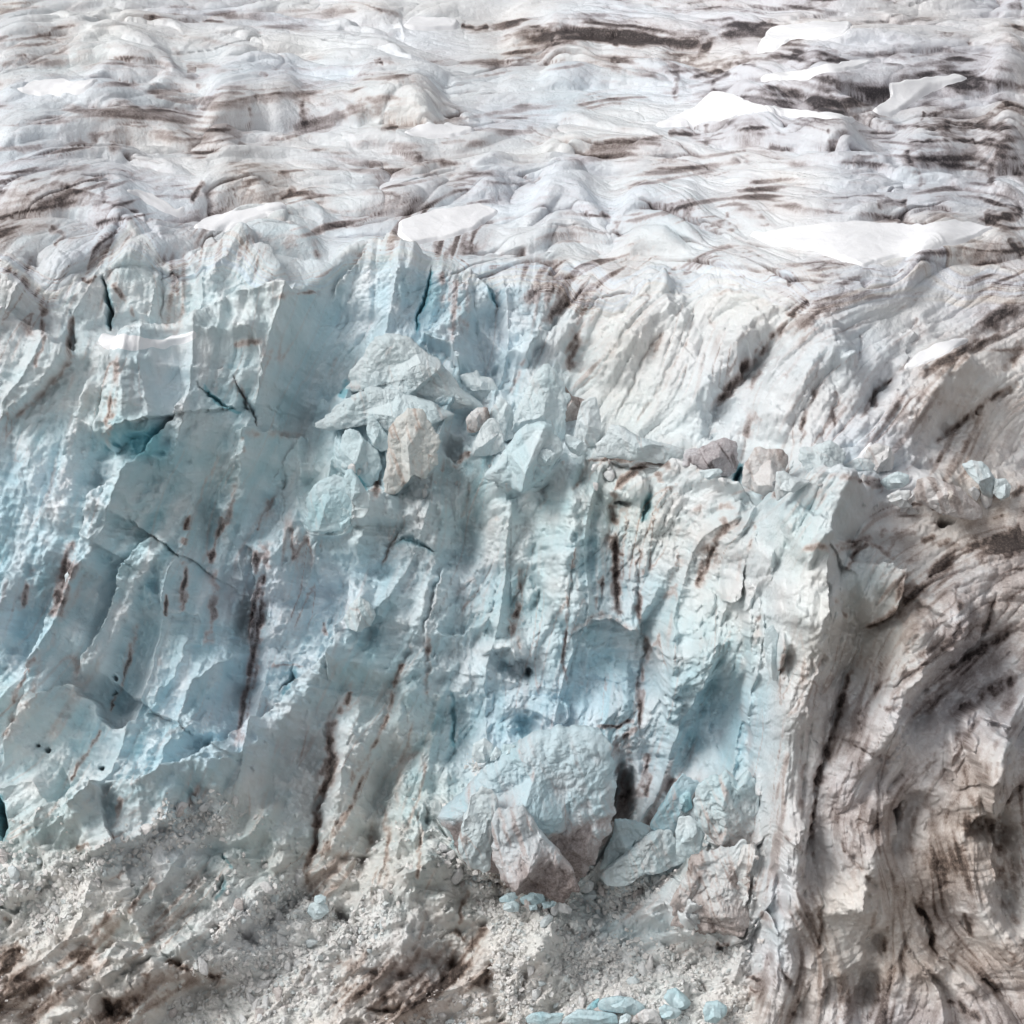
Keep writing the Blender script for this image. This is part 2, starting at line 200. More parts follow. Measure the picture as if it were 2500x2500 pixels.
# ------------------------------------------------------------------ traced relief, stains, a shadow gap painted dark, darkened cave and holes.  groups give origin and scale of the coordinates
GR = {'OV': (0, 0, 1.294), 'Z1': (0, 0, .647), 'Z2': (1250, 0, .647), 'Z3': (0, 550, .44), 'Z4': (750, 550, .4658), 'Z5': (1600, 550, .4658),
      'Z6': (0, 1250, .44), 'Z7': (800, 1250, .44), 'Z8': (1650, 1250, .44), 'Z9': (0, 1900, .44), 'Z10': (800, 1900, .44), 'Z11': (1650, 1900, .44),
      'ZA': (1650, 1050, .44), 'ZB': (1150, 850, .414), 'ZC': (1250, 2250, .3106), 'ZD': (1450, 1850, .2588)}
def gp(g, s):
    ox, oy, k = GR[g]; return [(ox + float(a) * k, oy + float(b) * k) for a, b in (p.split(',') for p in s.split())]
FEAT = """
@OV
G 5 45: 240,600 215,720 205,850 175,960 165,1010
G 4 40: 165,1000 110,1100 60,1190 10,1300
K 5 55: 410,1000 340,1030 290,1100 245,1190 205,1260 130,1340
K 4 60: 380,750 300,870 240,950 190,1010 170,1100 100,1230
K 3 40: 60,1070 20,1150 10,1230
G 4 50: 300,1130 260,1260 220,1370
K 4 40: 500,1190 430,1270 390,1350 330,1480
G 5 45: 495,1040 495,1150 470,1280 445,1400
K 5 60: 650,1150 620,1270 560,1360 470,1450 380,1510
K 4 50: 470,830 460,930 420,1000
G 3.5 35: 440,820 430,900 400,1000 390,1060
K 4 50: 600,900 560,980 530,1060 520,1150
G 3 40: 660,1000 640,1130 610,1250
K 4 55: 720,900 690,1000 670,1100
G 4 35: 760,990 720,1080 700,1180 690,1280
K 4 50: 850,900 830,1020 800,1150 770,1250
K 3 40: 960,880 950,1000 940,1100
G 4 35: 900,930 880,1050 860,1200
G 5 60: 860,1300 870,1400 880,1450
K 4 50: 820,1220 790,1330 760,1430
G 4 40: 620,1380 605,1520 580,1650
K 4 50: 690,1300 660,1420 640,1550 620,1650
G 4 35: 750,1400 710,1530 660,1660
K 4 40: 810,1490 800,1600 780,1700
K 4 50: 1080,880 1075,1000 1070,1100 1065,1200
G 4 35: 1020,1000 1010,1100 1000,1200
G 5 70: 1250,1180 1240,1300 1220,1450 1210,1520
G 5 55: 1340,1250 1365,1380 1380,1450
K 3 35: 1310,1150 1320,1300
G 4 30: 1500,620 1440,680 1380,760 1320,830
K 4 60: 1470,560 1400,640 1330,740 1260,820
K 4 60: 1300,560 1200,640 1130,740
G 4 45: 1180,560 1110,640 1060,710
K 4 60: 1640,640 1560,700 1480,760 1400,830
G 4 35: 1640,800 1645,750 1700,700
K 5 70: 1850,680 1760,760 1700,860
G 4 40: 1860,760 1780,820 1720,900
K 4 50: 1440,980 1410,1080 1400,1200 1410,1300
K 5 70: 1620,1040 1560,1130 1520,1250 1500,1400
G 5 45: 1680,1090 1640,1200 1600,1300 1580,1450
K 5 70: 1760,1130 1720,1260 1680,1350 1650,1480
G 5 50: 1900,1230 1820,1290 1740,1350 1700,1430
K 6 75: 1860,1350 1840,1450 1810,1560
G 5 40: 1740,1480 1710,1560 1690,1640
K 5 60: 1640,1530 1620,1650 1600,1750
G 4 35: 1560,1480 1540,1600 1550,1700
K 4 45: 1500,1480 1490,1620 1510,1800
G 5 35: 1670,1740 1650,1820 1630,1930
G 5 35: 1760,1680 1800,1760 1860,1830
G 5 35: 1900,1500 1900,1650 1925,1780
K 5 50: 60,1600 200,1500 330,1500 480,1400
G 6 28: 620,1660 560,1700 500,1740 420,1800
K 5 50: 560,1480 500,1570 430,1650 300,1740
K 5 40: 220,1890 380,1780 520,1710
G 4 35: 130,1850 250,1740 330,1660
G 5 28: 280,1910 420,1840
K 5 55: 760,1620 790,1720 740,1830
G 5 35: 690,1860 780,1835 880,1790
K 4 50: 1060,1730 1000,1840
K 4 55: 1180,1740 1280,1720 1380,1690
K 5 40: 890,1560 850,1680 830,1760
@Z1
C 60 1 .3: 0,215 60,200 130,190 350,190 560,215 620,230 650,275
C 45 .8 .2: 0,360 100,355 300,385 480,425
C 80 1 .35: 0,450 200,435 480,432 700,460 870,500
C 95 1 .5: 740,400 950,370 1100,345 1350,340 1560,380 1640,400
C 40 .6 .1: 330,330 430,285 560,280 640,300
C 40 .7 .2: 560,370 640,325 720,330 800,370
C 25 .6 .2: 500,575 700,540 1000,508 1300,520 1600,560
C 35 .7 .3: 130,640 330,610 520,620 700,660
C 85 1 .6: 0,700 200,690 400,740 520,800
C 60 .8 .3: 720,745 800,690 950,690 1050,740
C 25 .7 0: 820,870 880,820 1000,820 1100,860
C 60 .6 0: 1070,790 1100,760 1200,765 1225,800
C 45 .7 .1: 1200,760 1500,740 1800,715 1932,720
C 45 .6 .1: 380,880 440,830 500,805 560,830 620,880
C 75 .7 .05: 410,960 450,905 580,895 640,940 690,1000
C 70 .7 .3: 860,900 980,870 1200,890
C 35 .5 0: 1300,940 1430,880 1500,940
C 35 .7 .4: 0,160 160,130 320,140 350,150
C 28 .6 .2: 320,180 420,160 540,170 620,220
C 30 .6 .3: 0,90 200,60 270,100
C 35 .6 .1: 310,120 440,80 640,95 700,130
C 25 .6 .2: 700,200 750,170 880,165 1000,190
C 30 .6 .2: 850,225 1200,175 1400,190 1550,240
C 30 .6 .3: 900,280 1150,250 1400,240
C 35 .6 0: 1280,95 1400,45 1520,60 1530,110
C 18 .6 .1: 140,40 300,25 600,35 800,60
C 18 .6 .3: 800,100 1000,75 1300,110 1600,120
C 15 .6 .2: 900,30 1200,10 1400,20
C 20 .6 .2: 1000,300 1250,290 1500,300
C 20 .6 .2: 1340,320 1500,300 1760,320
C 45 .6 .3: 1420,440 1480,405 1700,400 1760,440
C 22 .6 .2: 1700,560 1932,530
C 25 .6 .2: 700,640 1000,600 1300,600 1500,620
C 25 .6 .5: 1350,680 1600,650 1932,640
C 20 .6 .1: 0,20 300,5 700,10
D .8 8: 540,70 580,65 640,75
D .9 9: 1740,95 1790,108 1850,105
D .7 12: 940,400 950,450 930,490
D .9 14: 1140,360 1145,420 1150,490
D .6 10: 640,180 690,210
D .7 10: 700,265 740,260
D .6 9: 0,245 60,225 110,210
D .7 10: 1410,235 1440,235
D .6 10: 980,270 1010,280
D .5 10: 730,320 780,325
D .9 10: 720,770 740,720 780,690
D .9 10: 60,780 150,700 280,705
D .8 8: 385,720 390,770
D .8 10: 180,860 250,890 200,930
D .6 14: 420,540 450,575
D .6 10: 725,520 800,515
D .8 12: 1440,480 1500,490
D .6 14: 1180,900 1200,980
D .7 10: 1050,740 1130,720
D .5 14: 1040,650 1100,660
D .5 12: 1500,590 1700,620 1800,640
@Z2
C 62 .8 .9: 0,105 250,95 400,110 650,110 900,92
C 70 1 .1: 0,165 200,170 420,200 600,230 625,285
C 45 1 0: 0,315 200,305 400,300 600,295
C 50 .7 .9: 560,230 750,260 900,290 1100,340 1300,400 1430,450
C 40 .8 .2: 650,400 760,360 830,365 950,410 1200,440
C 100 1 .25: 730,440 850,412 950,412 1080,450 1300,465
C 95 1 .75: 1480,535 1700,530 1932,525
C 80 1 .8: 960,310 1200,290 1500,270 1932,255
C 30 .8 .1: 0,590 200,560 500,560 800,580 915,615
C 30 .8 .3: 900,620 1100,600 1300,620 1500,660 1932,750
C 25 .8 .2: 0,700 200,690 300,650 420,670
C 95 1 .1: 420,760 500,728 640,722 760,748 812,800
C 85 .8 .4: 60,780 150,730 270,740 335,790
C 60 .7 .4: 830,790 900,770 950,800
C 42 .8 .3: 950,780 1100,770 1250,760
C 35 .8 .6: 1250,810 1500,790 1760,800
C 45 1 .1: 0,910 200,880 430,870 600,890 750,930
C 60 .8 .1: 400,930 500,905 640,920
C 85 1 .6: 1480,985 1560,930 1700,900 1932,885
C 22 .8 .3: 930,110 1100,60 1300,40 1600,80 1932,110
C 18 .8 .3: 0,50 300,45 700,30 1000,20
C 20 .8 .6: 700,240 1000,200 1300,180 1500,200
C 25 .8 .4: 1300,240 1600,220 1932,210
C 22 .8 .2: 0,470 200,470 400,500 600,520
C 22 .8 .2: 650,660 900,680 1200,700 1500,720
D 1 12: 380,130 390,185
D 1 16: 700,220 740,170 790,110
D .9 10: 160,120 150,160
D .8 14: 620,240 630,300 600,380
D .9 10: 770,300 760,350
D .9 10: 730,470 740,550
D .8 10: 1560,420 1540,460
D 1 14: 1480,560 1500,620 1560,700
D .9 8: 1480,530 1700,535 1932,535
D .9 12: 1800,560 1815,700
D .9 14: 810,790 825,880
D .8 12: 940,800 970,850
D .8 14: 330,790 410,850
D .8 12: 590,500 720,520
D .7 12: 1190,480 1200,580
D .9 20: 1780,830 1932,800
D .9 14: 1870,900 1932,960
D .8 14: 1370,770 1500,765
D .7 12: 840,130 1000,70
D .9 10: 1720,380 1660,420 1560,440
D .8 14: 1180,330 1220,380
D .8 18: 740,250 1000,215 1200,205
D .8 18: 1300,465 1600,480 1932,480
D .7 8: 950,190 1050,160
D .6 14: 1830,50 1932,20
@Z3
V 5 6 .05: 588,290 592,350 606,430 622,500 605,590
V 3 8 1: 400,480 388,560 385,640 385,700 370,750
S d 3 220 4 0: 540,640 620,660 700,650 900,638 1110,612 1200,570 1330,520 1500,460 1600,450 1700,500 1800,530
S r 3 200 3 .3: 660,680 645,760 645,860 620,960 595,1080 585,1150 615,1230 665,1285
S u 2.2 90 3 0: 665,1285 740,1190 850,1165 900,1215
S r 3 170 3 0: 1100,880 1060,980 1010,1090 970,1150 870,1260 840,1300 730,1400 590,1490 535,1550 520,1700
V 1.5 3 .1: 1120,880 1160,950 1280,1020 1340,1050
V 2.5 3 .2: 1320,860 1350,930 1380,1000 1390,1090
V 2.5 3 .2: 1390,1000 1420,1080 1440,1150
S r 1.3 120 3 0: 1290,705 1430,710 1480,800 1480,880 1460,950
S d 1.6 120 3 .3: 1330,1160 1450,1160 1600,1165 1700,1160
S d 1.6 100 3 0: 1750,930 1790,930 1830,990 1932,900
V 3 6 0: 1932,860 1910,910 1890,955
S l 2.2 250 4 .4: 420,680 400,720 300,850 220,950 100,1050 20,1090
S r 2.2 160 4 .2: 520,800 500,900 485,1000 440,1100 390,1200 370,1320 350,1420 350,1490 260,1600 220,1700
V 2 10 .7: 620,900 605,1050 590,1160
D .9 14: 0,240 80,260 150,320 220,400 250,480 240,520
T .9 26 90 0: 965,320
T .8 22 26 0: 950,560
T .8 16 16 0: 790,510
T .7 16 20 0: 150,560
D .6 7: 240,500 250,640 180,800
D .8 8: 460,280 480,330 550,270
D .6 6: 620,320 700,420 760,520
D .8 10: 1290,660 1380,650 1470,660
D .5 8: 1500,400 1650,380 1800,370
D .5 5: 1340,870 1350,960
D .5 10: 1340,1180 1350,1260
D .4 8: 1150,1380 1130,1500 1050,1650
D .4 8: 1320,1380 1300,1500 1250,1690
D .5 12: 1500,1520 1430,1640 1420,1700
V 1 5 .3: 1590,1320 1570,1440 1480,1580 1440,1640
U .6 90 50 0: 800,1200
B 1.5 60 60 0: 1150,560
R .8 12: 1430,180 1300,200 1200,300 1150,450
S d 1.5 160 5 0: 1050,215 1200,165 1330,150 1480,220 1620,370
V 1 4 .2: 850,0 855,30 800,60
V 1.2 4 .3: 900,220 895,400 890,560
B 1.2 40 60 0: 60,330
B 1.4 50 60 0: 370,350
B -1 20 20 0: 190,200
@Z4
V 2 14 .8: 1560,350 1450,440 1400,560 1380,680 1345,800
V 1.5 12 .8: 1500,320 1350,420 1250,500 1200,560
T .8 60 26 -30: 1400,400
T .7 50 22 -20: 1250,350
T .8 26 60 0: 780,370
T .5 26 50 0: 790,520
T .7 14 14 0: 710,280
V 2 3 0: 650,230 630,330 615,410 585,460 572,570
V .8 4 0: 940,300 960,350 1000,430
V .8 8 .6: 1115,740 1090,830 1050,920
V 1 6 .3: 1300,420 1290,540 1200,560
V .9 6 .25: 1932,540 1800,640 1740,740 1690,880 1600,1030
V .9 6 .25: 1932,740 1850,880 1760,950 1700,1070
S d 2 170 5 .1: 120,380 230,220 330,150 430,145 560,170 650,200
S l 1.5 120 4 0: 820,270 900,310 950,360 1000,440
S r 1 100 8 0: 1932,320 1800,340 1700,420 1630,560 1600,700
S l 2 120 4 0: 1110,600 1160,620 1240,600 1170,720 1130,780
B -1.5 26 34 10: 1010,790
B -2 50 50 0: 880,690
S r 2 60 3 .1: 590,600 640,660 720,660 790,760 800,800
D .5 8: 1110,740 1150,700
B -2 26 24 0: 760,1180
D .9 8: 760,1270 800,1220 850,1190
D 1 14: 360,1320 370,1360 350,1400
D .7 12: 280,1460 400,1380
D .6 12: 740,1240 700,1290
S r 2.5 120 3 .3: 260,1410 250,1500 260,1600
V 2 5 0: 230,1270 270,1330 320,1410
V 1.2 6 .2: 855,1330 850,1420 800,1560
V 1.2 6 .2: 1240,1290 1250,1400 1220,1500
B -1 24 9 0: 1180,1340
B 1 30 40 0: 950,1360
B 1 30 40 0: 1150,1330
V 1.5 6 .5: 1440,1200 1480,1290 1370,1400
D .7 6: 1430,1230 1600,1220 1850,1225
V 2 10 .5: 1620,1380 1600,1500 1620,1600
B -2 20 9 0: 1670,1455
V 2.5 8 .1: 1810,1400 1770,1500 1760,1560
B 1.2 34 24 0: 1720,1400
B 1 34 40 0: 1560,1240
B .9 34 40 0: 1300,1260
D .7 10: 1930,1260 1800,1240 1650,1320 1620,1400
D .5 10: 1830,1290 1850,1350
@Z5
V 3 10 1: 745,470 680,530 600,600 540,680 480,740 430,810 380,865 310,940 250,1000
D .9 8: 690,300 760,285
D .9 14: 800,385 740,430 690,490
T .5 90 50 -30: 880,470
V 2.6 5 1: 1160,990 1150,900 1165,860 1210,830 1260,795
V 1.5 8 .8: 1700,940 1600,1040 1500,1110 1450,1170
V 1.5 8 .8: 1932,810 1800,890 1710,930
V 1.5 14 .9: 1932,600 1870,700 1840,800
V 1.2 8 .8: 1710,930 1690,1000
T .7 120 30 -25: 1620,650
T .7 60 30 -40: 1800,500
S d 1.3 60 6 0: 1000,500 900,535 850,560 750,640 700,690 600,760 520,860
S u 1 50 5 0: 870,760 950,770 1050,765
V 1 5 .5: 1080,520 1090,620 1060,700 1050,760
S d .8 70 6 0: 1080,660 1200,600 1330,560 1390,600
V 1 7 .7: 870,820 800,950 765,1080 750,1200
V .8 6 .6: 930,830 940,920 930,1080
V .6 5 .5: 1330,830 1340,950
D .5 30: 560,1000 480,1060 460,1120
V 1 6 .6: 1370,480 1340,540
V .6 4 .4: 220,420 180,560 170,640
V .6 4 .3: 260,370 420,340 650,330
V .6 5 .3: 0,890 100,720 200,560
T .3 200 80 0: 1300,950
D .5 16: 1580,1080 1500,1200 1480,1250
D .6 12: 1650,1100 1600,1200
D .5 14: 550,760 480,860
V 2.5 8 0: 450,1240 430,1300
D .8 14: 170,1200 300,1190
V 1.5 6 .6: 330,1060 280,1120
T .8 20 14 0: 610,1250
D .8 9: 1050,1340 1150,1330 1190,1370
V 2 7 .4: 640,1440 620,1400 640,1310
S d 2 150 5 .1: 0,1240 120,1270 250,1330 400,1380 530,1430
S d 1.5 60 4 .3: 860,1330 950,1310 1100,1345 1180,1385
B 2 50 60 0: 1420,1440
B 1.6 70 60 30: 1560,1450
B 1.5 40 40 0: 1700,1350
B 1.5 26 22 30: 1830,1410
V 1.5 7 .2: 1720,1370 1790,1440
D .8 14: 1500,1340 1560,1360
D .8 20: 1932,1350 1850,1500 1750,1530
B 1.2 60 26 0: 1280,1330
B .8 40 20 0: 1250,1450
B -1.5 14 14 0: 1510,1545
@Z6
S r 3 190 3 .2: 530,0 522,110 500,200 482,300 440,420 400,500 370,560 300,650 290,740 220,790 200,900 190,1000 60,1120
S r 1.5 80 3 .2: 30,320 20,400 20,600 0,760
V 1 8 .7: 165,270 175,380 130,480 90,560
D .9 18: 420,150 380,300 345,400 320,520 290,600
T .6 30 20 0: 420,330
D .6 8: 210,790 130,900 60,1080
V 1.2 8 .6: 200,900 180,1030 90,1100 20,1300
S r 3 220 4 0: 940,100 850,200 770,280 725,370 690,480 650,600 590,720 560,790 490,840 450,940
S d 2.5 200 4 .1: 0,1430 60,1250 110,1170 300,1030 450,965 500,1040 570,1070 590,1160 620,1210 760,1220 850,1150 920,1060
S r 2.6 110 3 .8: 1380,170 1430,250 1435,360 1415,500 1405,640 1385,760
D .9 13: 1460,280 1450,400 1440,560 1420,720 1400,900 1370,1050 1340,1180 1290,1330
T .8 16 30 0: 1480,260
R 1.6 16: 1390,760 1300,840 1200,900 1130,980 1060,1080 1030,1250 950,1420 880,1570
S d 2.6 200 3 0: 1932,650 1840,820 1750,900 1660,960 1590,1080 1450,1170 1290,1320 1080,1470 900,1570 830,1605 740,1570 640,1530
S d 2.6 160 3 0: 640,1530 580,1530 450,1600 250,1720 100,1850
D .9 9: 1045,0 1040,60 1035,110
D .9 8: 1030,140 1025,180
D .95 9: 1025,270 1022,400 1010,560
D .9 7: 920,465 920,580
D .9 10: 1240,20 1200,150 1170,290
D .5 12: 1170,290 1200,420 1180,620 1150,760
D .7 7: 760,600 720,800 680,940 640,1040 600,1120
D .7 6: 560,1200 480,1340 380,1500
D .5 6: 870,790 880,850
S u 1.5 120 3 0: 920,590 1000,590 1080,590 1150,630
R 1 14: 1070,660 1040,850 1000,950 920,1020 860,1130
R 1 12: 1150,830 1130,960 1080,1080
B -2 5 6 0: 230,1305
B -2 6 6 0: 282,1322
B -2 6 4 0: 580,1440
B -1.5 4 6 0: 650,930
B -1.5 4 5 0: 620,985
V 2 10 .8: 1932,990 1870,1100 1830,1200 1830,1300 1845,1440 1800,1550 1755,1620 1755,1800 1725,1932
T .7 26 30 0: 1830,1430
V 1 7 .5: 1932,1680 1850,1800 1780,1932
R 1 16: 1600,1480 1560,1650 1500,1760 1450,1860
R .9 14: 1450,1180 1480,1300 1450,1450 1400,1600
V 4.5 9 0: 0,1560 10,1700 20,1840
V 1.4 4 0: 1650,860 1630,920 1570,1010
T .9 14 50 15: 1060,1660
T .6 10 34 10: 1130,1640
V 1.2 8 .5: 1150,1540 1080,1650 1000,1780
B 1.3 20 46 10: 1030,1680
D .6 8: 680,1560 640,1700 610,1850
D .6 10: 420,1870 500,1850
D .5 6: 920,1580 860,1720
D .4 5: 1500,850 1700,850
D .7 5: 1800,600 1805,690
B -.8 40 16 10: 1780,450
B -.8 36 14 0: 1660,520
@Z7
V 1.6 6 .4: 440,0 420,80 350,200 330,230 290,330
V 1.4 5 .1: 370,200 450,150 530,190 600,240
S r 3 190 4 .2: 130,330 130,420 95,560 100,610 50,680 20,780 30,880 40,1000
S r 1.5 90 4 .1: 650,280 600,500 545,640 550,800
V 1.5 7 .5: 545,640 560,820 550,940 560,1080
V 1 5 0: 680,980 700,1100 695,1330
V 1.6 8 .6: 1085,270 1070,400 1040,500 1030,620 1020,770
T .9 9 12 0: 1055,525
D .6 7: 1075,560 1065,680 1070,780
B -2.2 46 26 15: 1060,860
B -2.5 10 10 0: 1120,895
B -1.6 20 36 0: 1185,500
B -2 30 34 -30: 1110,1190
B -1 30 40 0: 1190,380
S u 1 60 3 0: 960,820 1030,850 1060,810 1140,850
V .8 4 .6: 1375,150 1345,350 1325,600 1315,800 1320,1000
D .7 5: 1370,180 1340,350 1328,560
V 1.6 6 .8: 1530,350 1510,480 1495,560
V 2 10 .8: 1600,80 1590,180 1600,400 1610,520 1650,610
D .9 16: 1570,120 1600,230 1660,250
V 1.6 7 .8: 1745,60 1740,200 1725,400 1722,560 1745,660 1790,780 1735,900 1745,1050 1722,1200 1760,1320
S u 2.2 160 3 .3: 1330,690 1400,640 1500,560 1600,600 1660,640 1745,690
S l 1 90 4 0: 1345,1050 1330,1120 1310,1180
S r 2 150 4 0: 1745,690 1830,800 1850,950 1865,1100 1890,1200
D .7 6: 1490,1200 1600,1190 1700,1160
D .7 6: 1630,1260 1680,1220 1720,1200
B -6 34 60 0: 1640,1570
T .8 50 60 0: 1660,1500
D .8 16: 1760,1320 1770,1450 1760,1600
T .6 50 30 0: 1650,1340
B 1.5 80 60 -30: 720,430
B 1.4 36 50 30: 190,560
B 1 60 60 0: 900,560
S d 1.2 60 5 0: 600,670 700,700 800,640 1000,520
B -1 90 60 0: 1560,900
S r 1.5 110 5 0: 1840,700 1870,850 1890,1000 1932,1100
R 1.2 12: 470,1400 380,1550 300,1650
V 1 7 .6: 410,820 380,960 340,1100 280,1250 220,1400 190,1500 100,1700 0,1840
D .8 7: 410,830 370,980
D .7 9: 140,1000 110,1080
V 1.6 8 .6: 1932,1480 1880,1560
S u 1.6 40 3 0: 840,795 960,780 1020,740 1050,850
V 1 6 .2: 820,120 900,60 1000,0
B .9 30 20 -20: 560,330
V 1 6 .2: 480,700 400,900 300,1050
B -1.2 60 22 -8: 920,690
B 1 70 60 0: 150,800
B .9 50 60 -30: 800,880
B -1 40 80 0: 880,1150
@Z8
S r 2 300 4 .15: 300,200 330,300 342,450 352,600 368,740 382,850 355,1000 365,1080 375,1150 412,1250 392,1400 400,1480 475,1560 460,1710 490,1900 500,1980 570,2040 585,2120 565,2220 510,2310 515,2430 540,2580 470,2710 380,2900
R 1 20: 480,20 400,150 375,300 350,450 350,600
V 1 6 .6: 460,50 420,120 400,250
S l 1.6 110 14 0: 840,120 790,230 720,280 640,330
V 1.6 7 .8: 930,360 960,280 1010,200 1090,170
S l 2.6 150 3 .6: 1275,300 1250,420 1235,500 1190,580 1040,650
V 2.2 8 .9: 1060,690 1010,830 970,900 930,1010 915,1080 880,1240 830,1350 785,1500 750,1640 740,1800
V 1.6 7 .7: 1490,760 1390,800 1300,850 1150,950 1080,1020 1030,1100 1010,1200 1000,1300
V 1.2 5 .6: 890,1240 1000,1300 1080,1340 1160,1370 1250,1365
S l 2 100 3 .8: 1590,460 1580,580 1560,720 1470,760 1430,745
V 2 9 .9: 1790,430 1750,560 1720,650 1710,740 1650,800 1560,850 1450,900
V 2.4 18 .9: 1932,900 1830,950 1700,1010 1600,1080 1500,1150
T .9 60 26 -30: 1640,1010
V 1.6 14 .8: 1550,870 1650,800 1800,700 1932,600
S r 3 170 3 .5: 1760,1060 1640,1080 1560,1130 1565,1280 1600,1450 1640,1600 1700,1700
V 1.4 6 .6: 1800,1210 1770,1350 1740,1450 1720,1560
S u 1.2 30 3 .2: 1650,1130 1750,1170 1810,1210
S r 1.4 60 3 .3: 1500,1180 1480,1300 1500,1500 1520,1530
V 3 8 1: 1300,1600 1260,1640 1245,1750 1235,1850
R 1.3 12: 1060,1600 1040,1700
B 1.3 22 50 20: 1090,1620
B 1.6 45 80 10: 1170,1720
V 1.2 5 .5: 1130,1700 1070,1730 1050,1800
B -3 40 28 20: 1690,1730
T 1 45 30 20: 1680,1740
T .9 30 60 10: 1590,1800
V 2.4 12 .6: 1830,1640 1800,1750 1790,1932
V 1.3 8 .8: 1932,1500 1850,1600 1830,1640
V .8 6 .5: 460,560 440,760
B 1.8 20 56 5: 530,740
V 1.4 7 .7: 590,700 600,800 580,920
B 1.2 60 70 10: 1080,400
B 1.6 40 60 5: 1510,620
B 1.2 24 60 5: 1680,620
V 1 6 .5: 860,450 920,520 940,620
V .8 5 .4: 690,650 720,850 650,1000
T .7 40 60 20: 1310,480
D .9 20: 1380,380 1500,260 1700,150 1932,90
D .8 26: 1932,130 1800,200
T .7 90 30 -20: 1800,200
T .4 60 200 -20: 1400,900
T .35 80 100 0: 1900,1100
T .4 60 120 20: 1350,1800
V .9 10 .5: 1300,1400 1200,1500 1150,1600
V .9 10 .5: 1450,1300 1350,1500 1320,1700
V .8 8 .4: 700,1250 690,1500 700,1700
V .8 8 .4: 900,1500 860,1700 880,1900
V .7 7 .5: 1100,1060 1200,1100 1350,1050
B 1 50 70 0: 1120,1150
B .8 50 50 0: 560,1100
S d 1 70 5 .5: 660,230 780,180 860,210 930,170 1090,165 1250,290
D .6 12: 780,200 900,230 1100,130
D .5 14: 1100,100 1400,130 1600,200
@Z9
V 2 9 .8: 1835,0 1800,80 1760,130 1757,300 1720,450 1700,560 1685,680
V 1 7 .5: 1932,130 1850,300 1790,420
S u 1.8 120 3 .1: 480,500 600,460 760,425 880,375 960,325 1060,310
V 3.5 7 1: 1410,740 1340,752 1290,790 1230,830 1200,880 1150,950
V 3.5 7 1: 1080,1040 1010,1052 950,1030 910,1000
V 2.6 6 1: 1325,860 1350,890 1400,910 1460,935
V 1.8 5 1: 1130,1070 1160,1105 1250,1112
V 2.6 6 1: 585,1210 600,1270 610,1295 640,1325
V 2 5 .9: 640,1290 720,1305 740,1350
S d 2.2 80 3 .2: 250,1250 310,1190 400,1120 500,1040 620,970 750,930 830,950
S u 1.5 80 3 .2: 900,1015 800,1050 700,1110 580,1180
D .8 10: 870,540 840,580 760,680 700,760
D .8 14: 600,720 550,830 470,930 400,1080
D .6 12: 640,880 560,980
D .7 6: 680,500 650,570
D .6 6: 630,330 600,420 585,480
V 2 7 .5: 430,510 430,570
T .7 26 10 30: 160,630
S u 1.2 60 3 .3: 0,750 100,700 180,640 300,580
V 1.6 6 .8: 0,760 60,790
V 1.5 4 .1: 1260,560 1240,620 1190,690
V 1.8 4 .1: 1245,420 1255,470 1300,500
S d 1.2 90 4 0: 700,780 760,700 830,600 900,560
S u 1.4 60 4 .2: 690,760 740,820 780,900 850,880
B 1 46 16 -30: 1120,490
T .9 70 40 -30: 380,1270
T .7 90 40 0: 250,1180
T .8 40 60 0: 60,1050
T .7 90 60 -30: 500,950
T .6 100 40 -20: 900,1180
T .7 100 50 -10: 700,1280
T .4 200 60 -20: 200,1300
V 1 8 .7: 240,1230 150,1300 60,1364
V 1 9 .6: 820,1070 810,1180
D .6 8: 1500,980 1590,960
D .8 18: 1600,960 1610,1100 1590,1280
D .7 14: 1700,960 1690,1150 1660,1260
W .7 60: 200,560 400,600 560,700
W .8 50: 1000,330 800,450 660,500
W .7 40: 1150,1200 950,1300 800,1340
B 1 20 20 0: 1270,870
B 1.4 40 26 0: 1500,660
@Z10
V 1 8 .6: 320,90 270,250 230,350 190,470 160,580
R 1.2 14: 290,110 200,280 140,430 90,600
R 1 12: 440,130 430,300 380,500 330,700 280,900
V .9 5 .7: 480,130 520,280 505,500 500,600
V 1.5 4 .2: 545,150 570,280 560,330 510,370
D .5 5: 705,150 700,290
V 1.6 8 .1: 740,100 730,250 700,400
V 4.5 14 .3: 20,710 80,750 130,790
B -3 22 14 0: 140,800
V 1.2 8 .6: 350,100 320,200 340,400 300,560
B 1 30 60 10: 590,520
V 1.4 7 .8: 900,520 960,590 1020,620
V 1.2 8 .7: 800,600 740,700 730,830
V 1.6 6 .9: 600,910 690,850 750,870 770,920
V 2 10 .9: 560,1240 620,1140 700,1000 740,930
V 1.6 8 .9: 870,1180 870,1100 900,1050 960,1030
T .9 50 22 0: 800,1070
V 2.6 7 1: 170,1280 280,1300 380,1290 430,1240
T .9 90 30 10: 350,1230
T .8 80 50 -10: 450,1100
T .8 60 60 0: 600,1170
T .8 46 46 0: 780,1080
T .5 60 60 0: 600,1000
T .6 50 60 0: 250,1000
T .6 60 50 0: 900,900
T .5 100 30 0: 100,1010
V 1.6 8 .8: 1210,1015 1140,1050 1100,1100 1080,1180 1050,1280
R .8 12: 1110,1010 1050,1080 1030,1200
V 1.4 7 .8: 1370,830 1320,900 1240,880
V 1.6 6 .9: 1260,850 1300,860 1350,800
W .8 80: 1000,760 1080,850 1100,940
W .9 130: 1300,1180 1500,1080 1700,1020
W .8 60: 620,1300 750,1250
W .7 40: 650,420 700,480 600,600
W .6 50: 30,760 150,830
@Z11
R 1.5 12: 580,290 680,180
V 1.5 7 .7: 755,0 760,150 745,300 780,500 800,700 805,860 730,1050
V 1.2 7 .5: 600,300 700,400 730,440
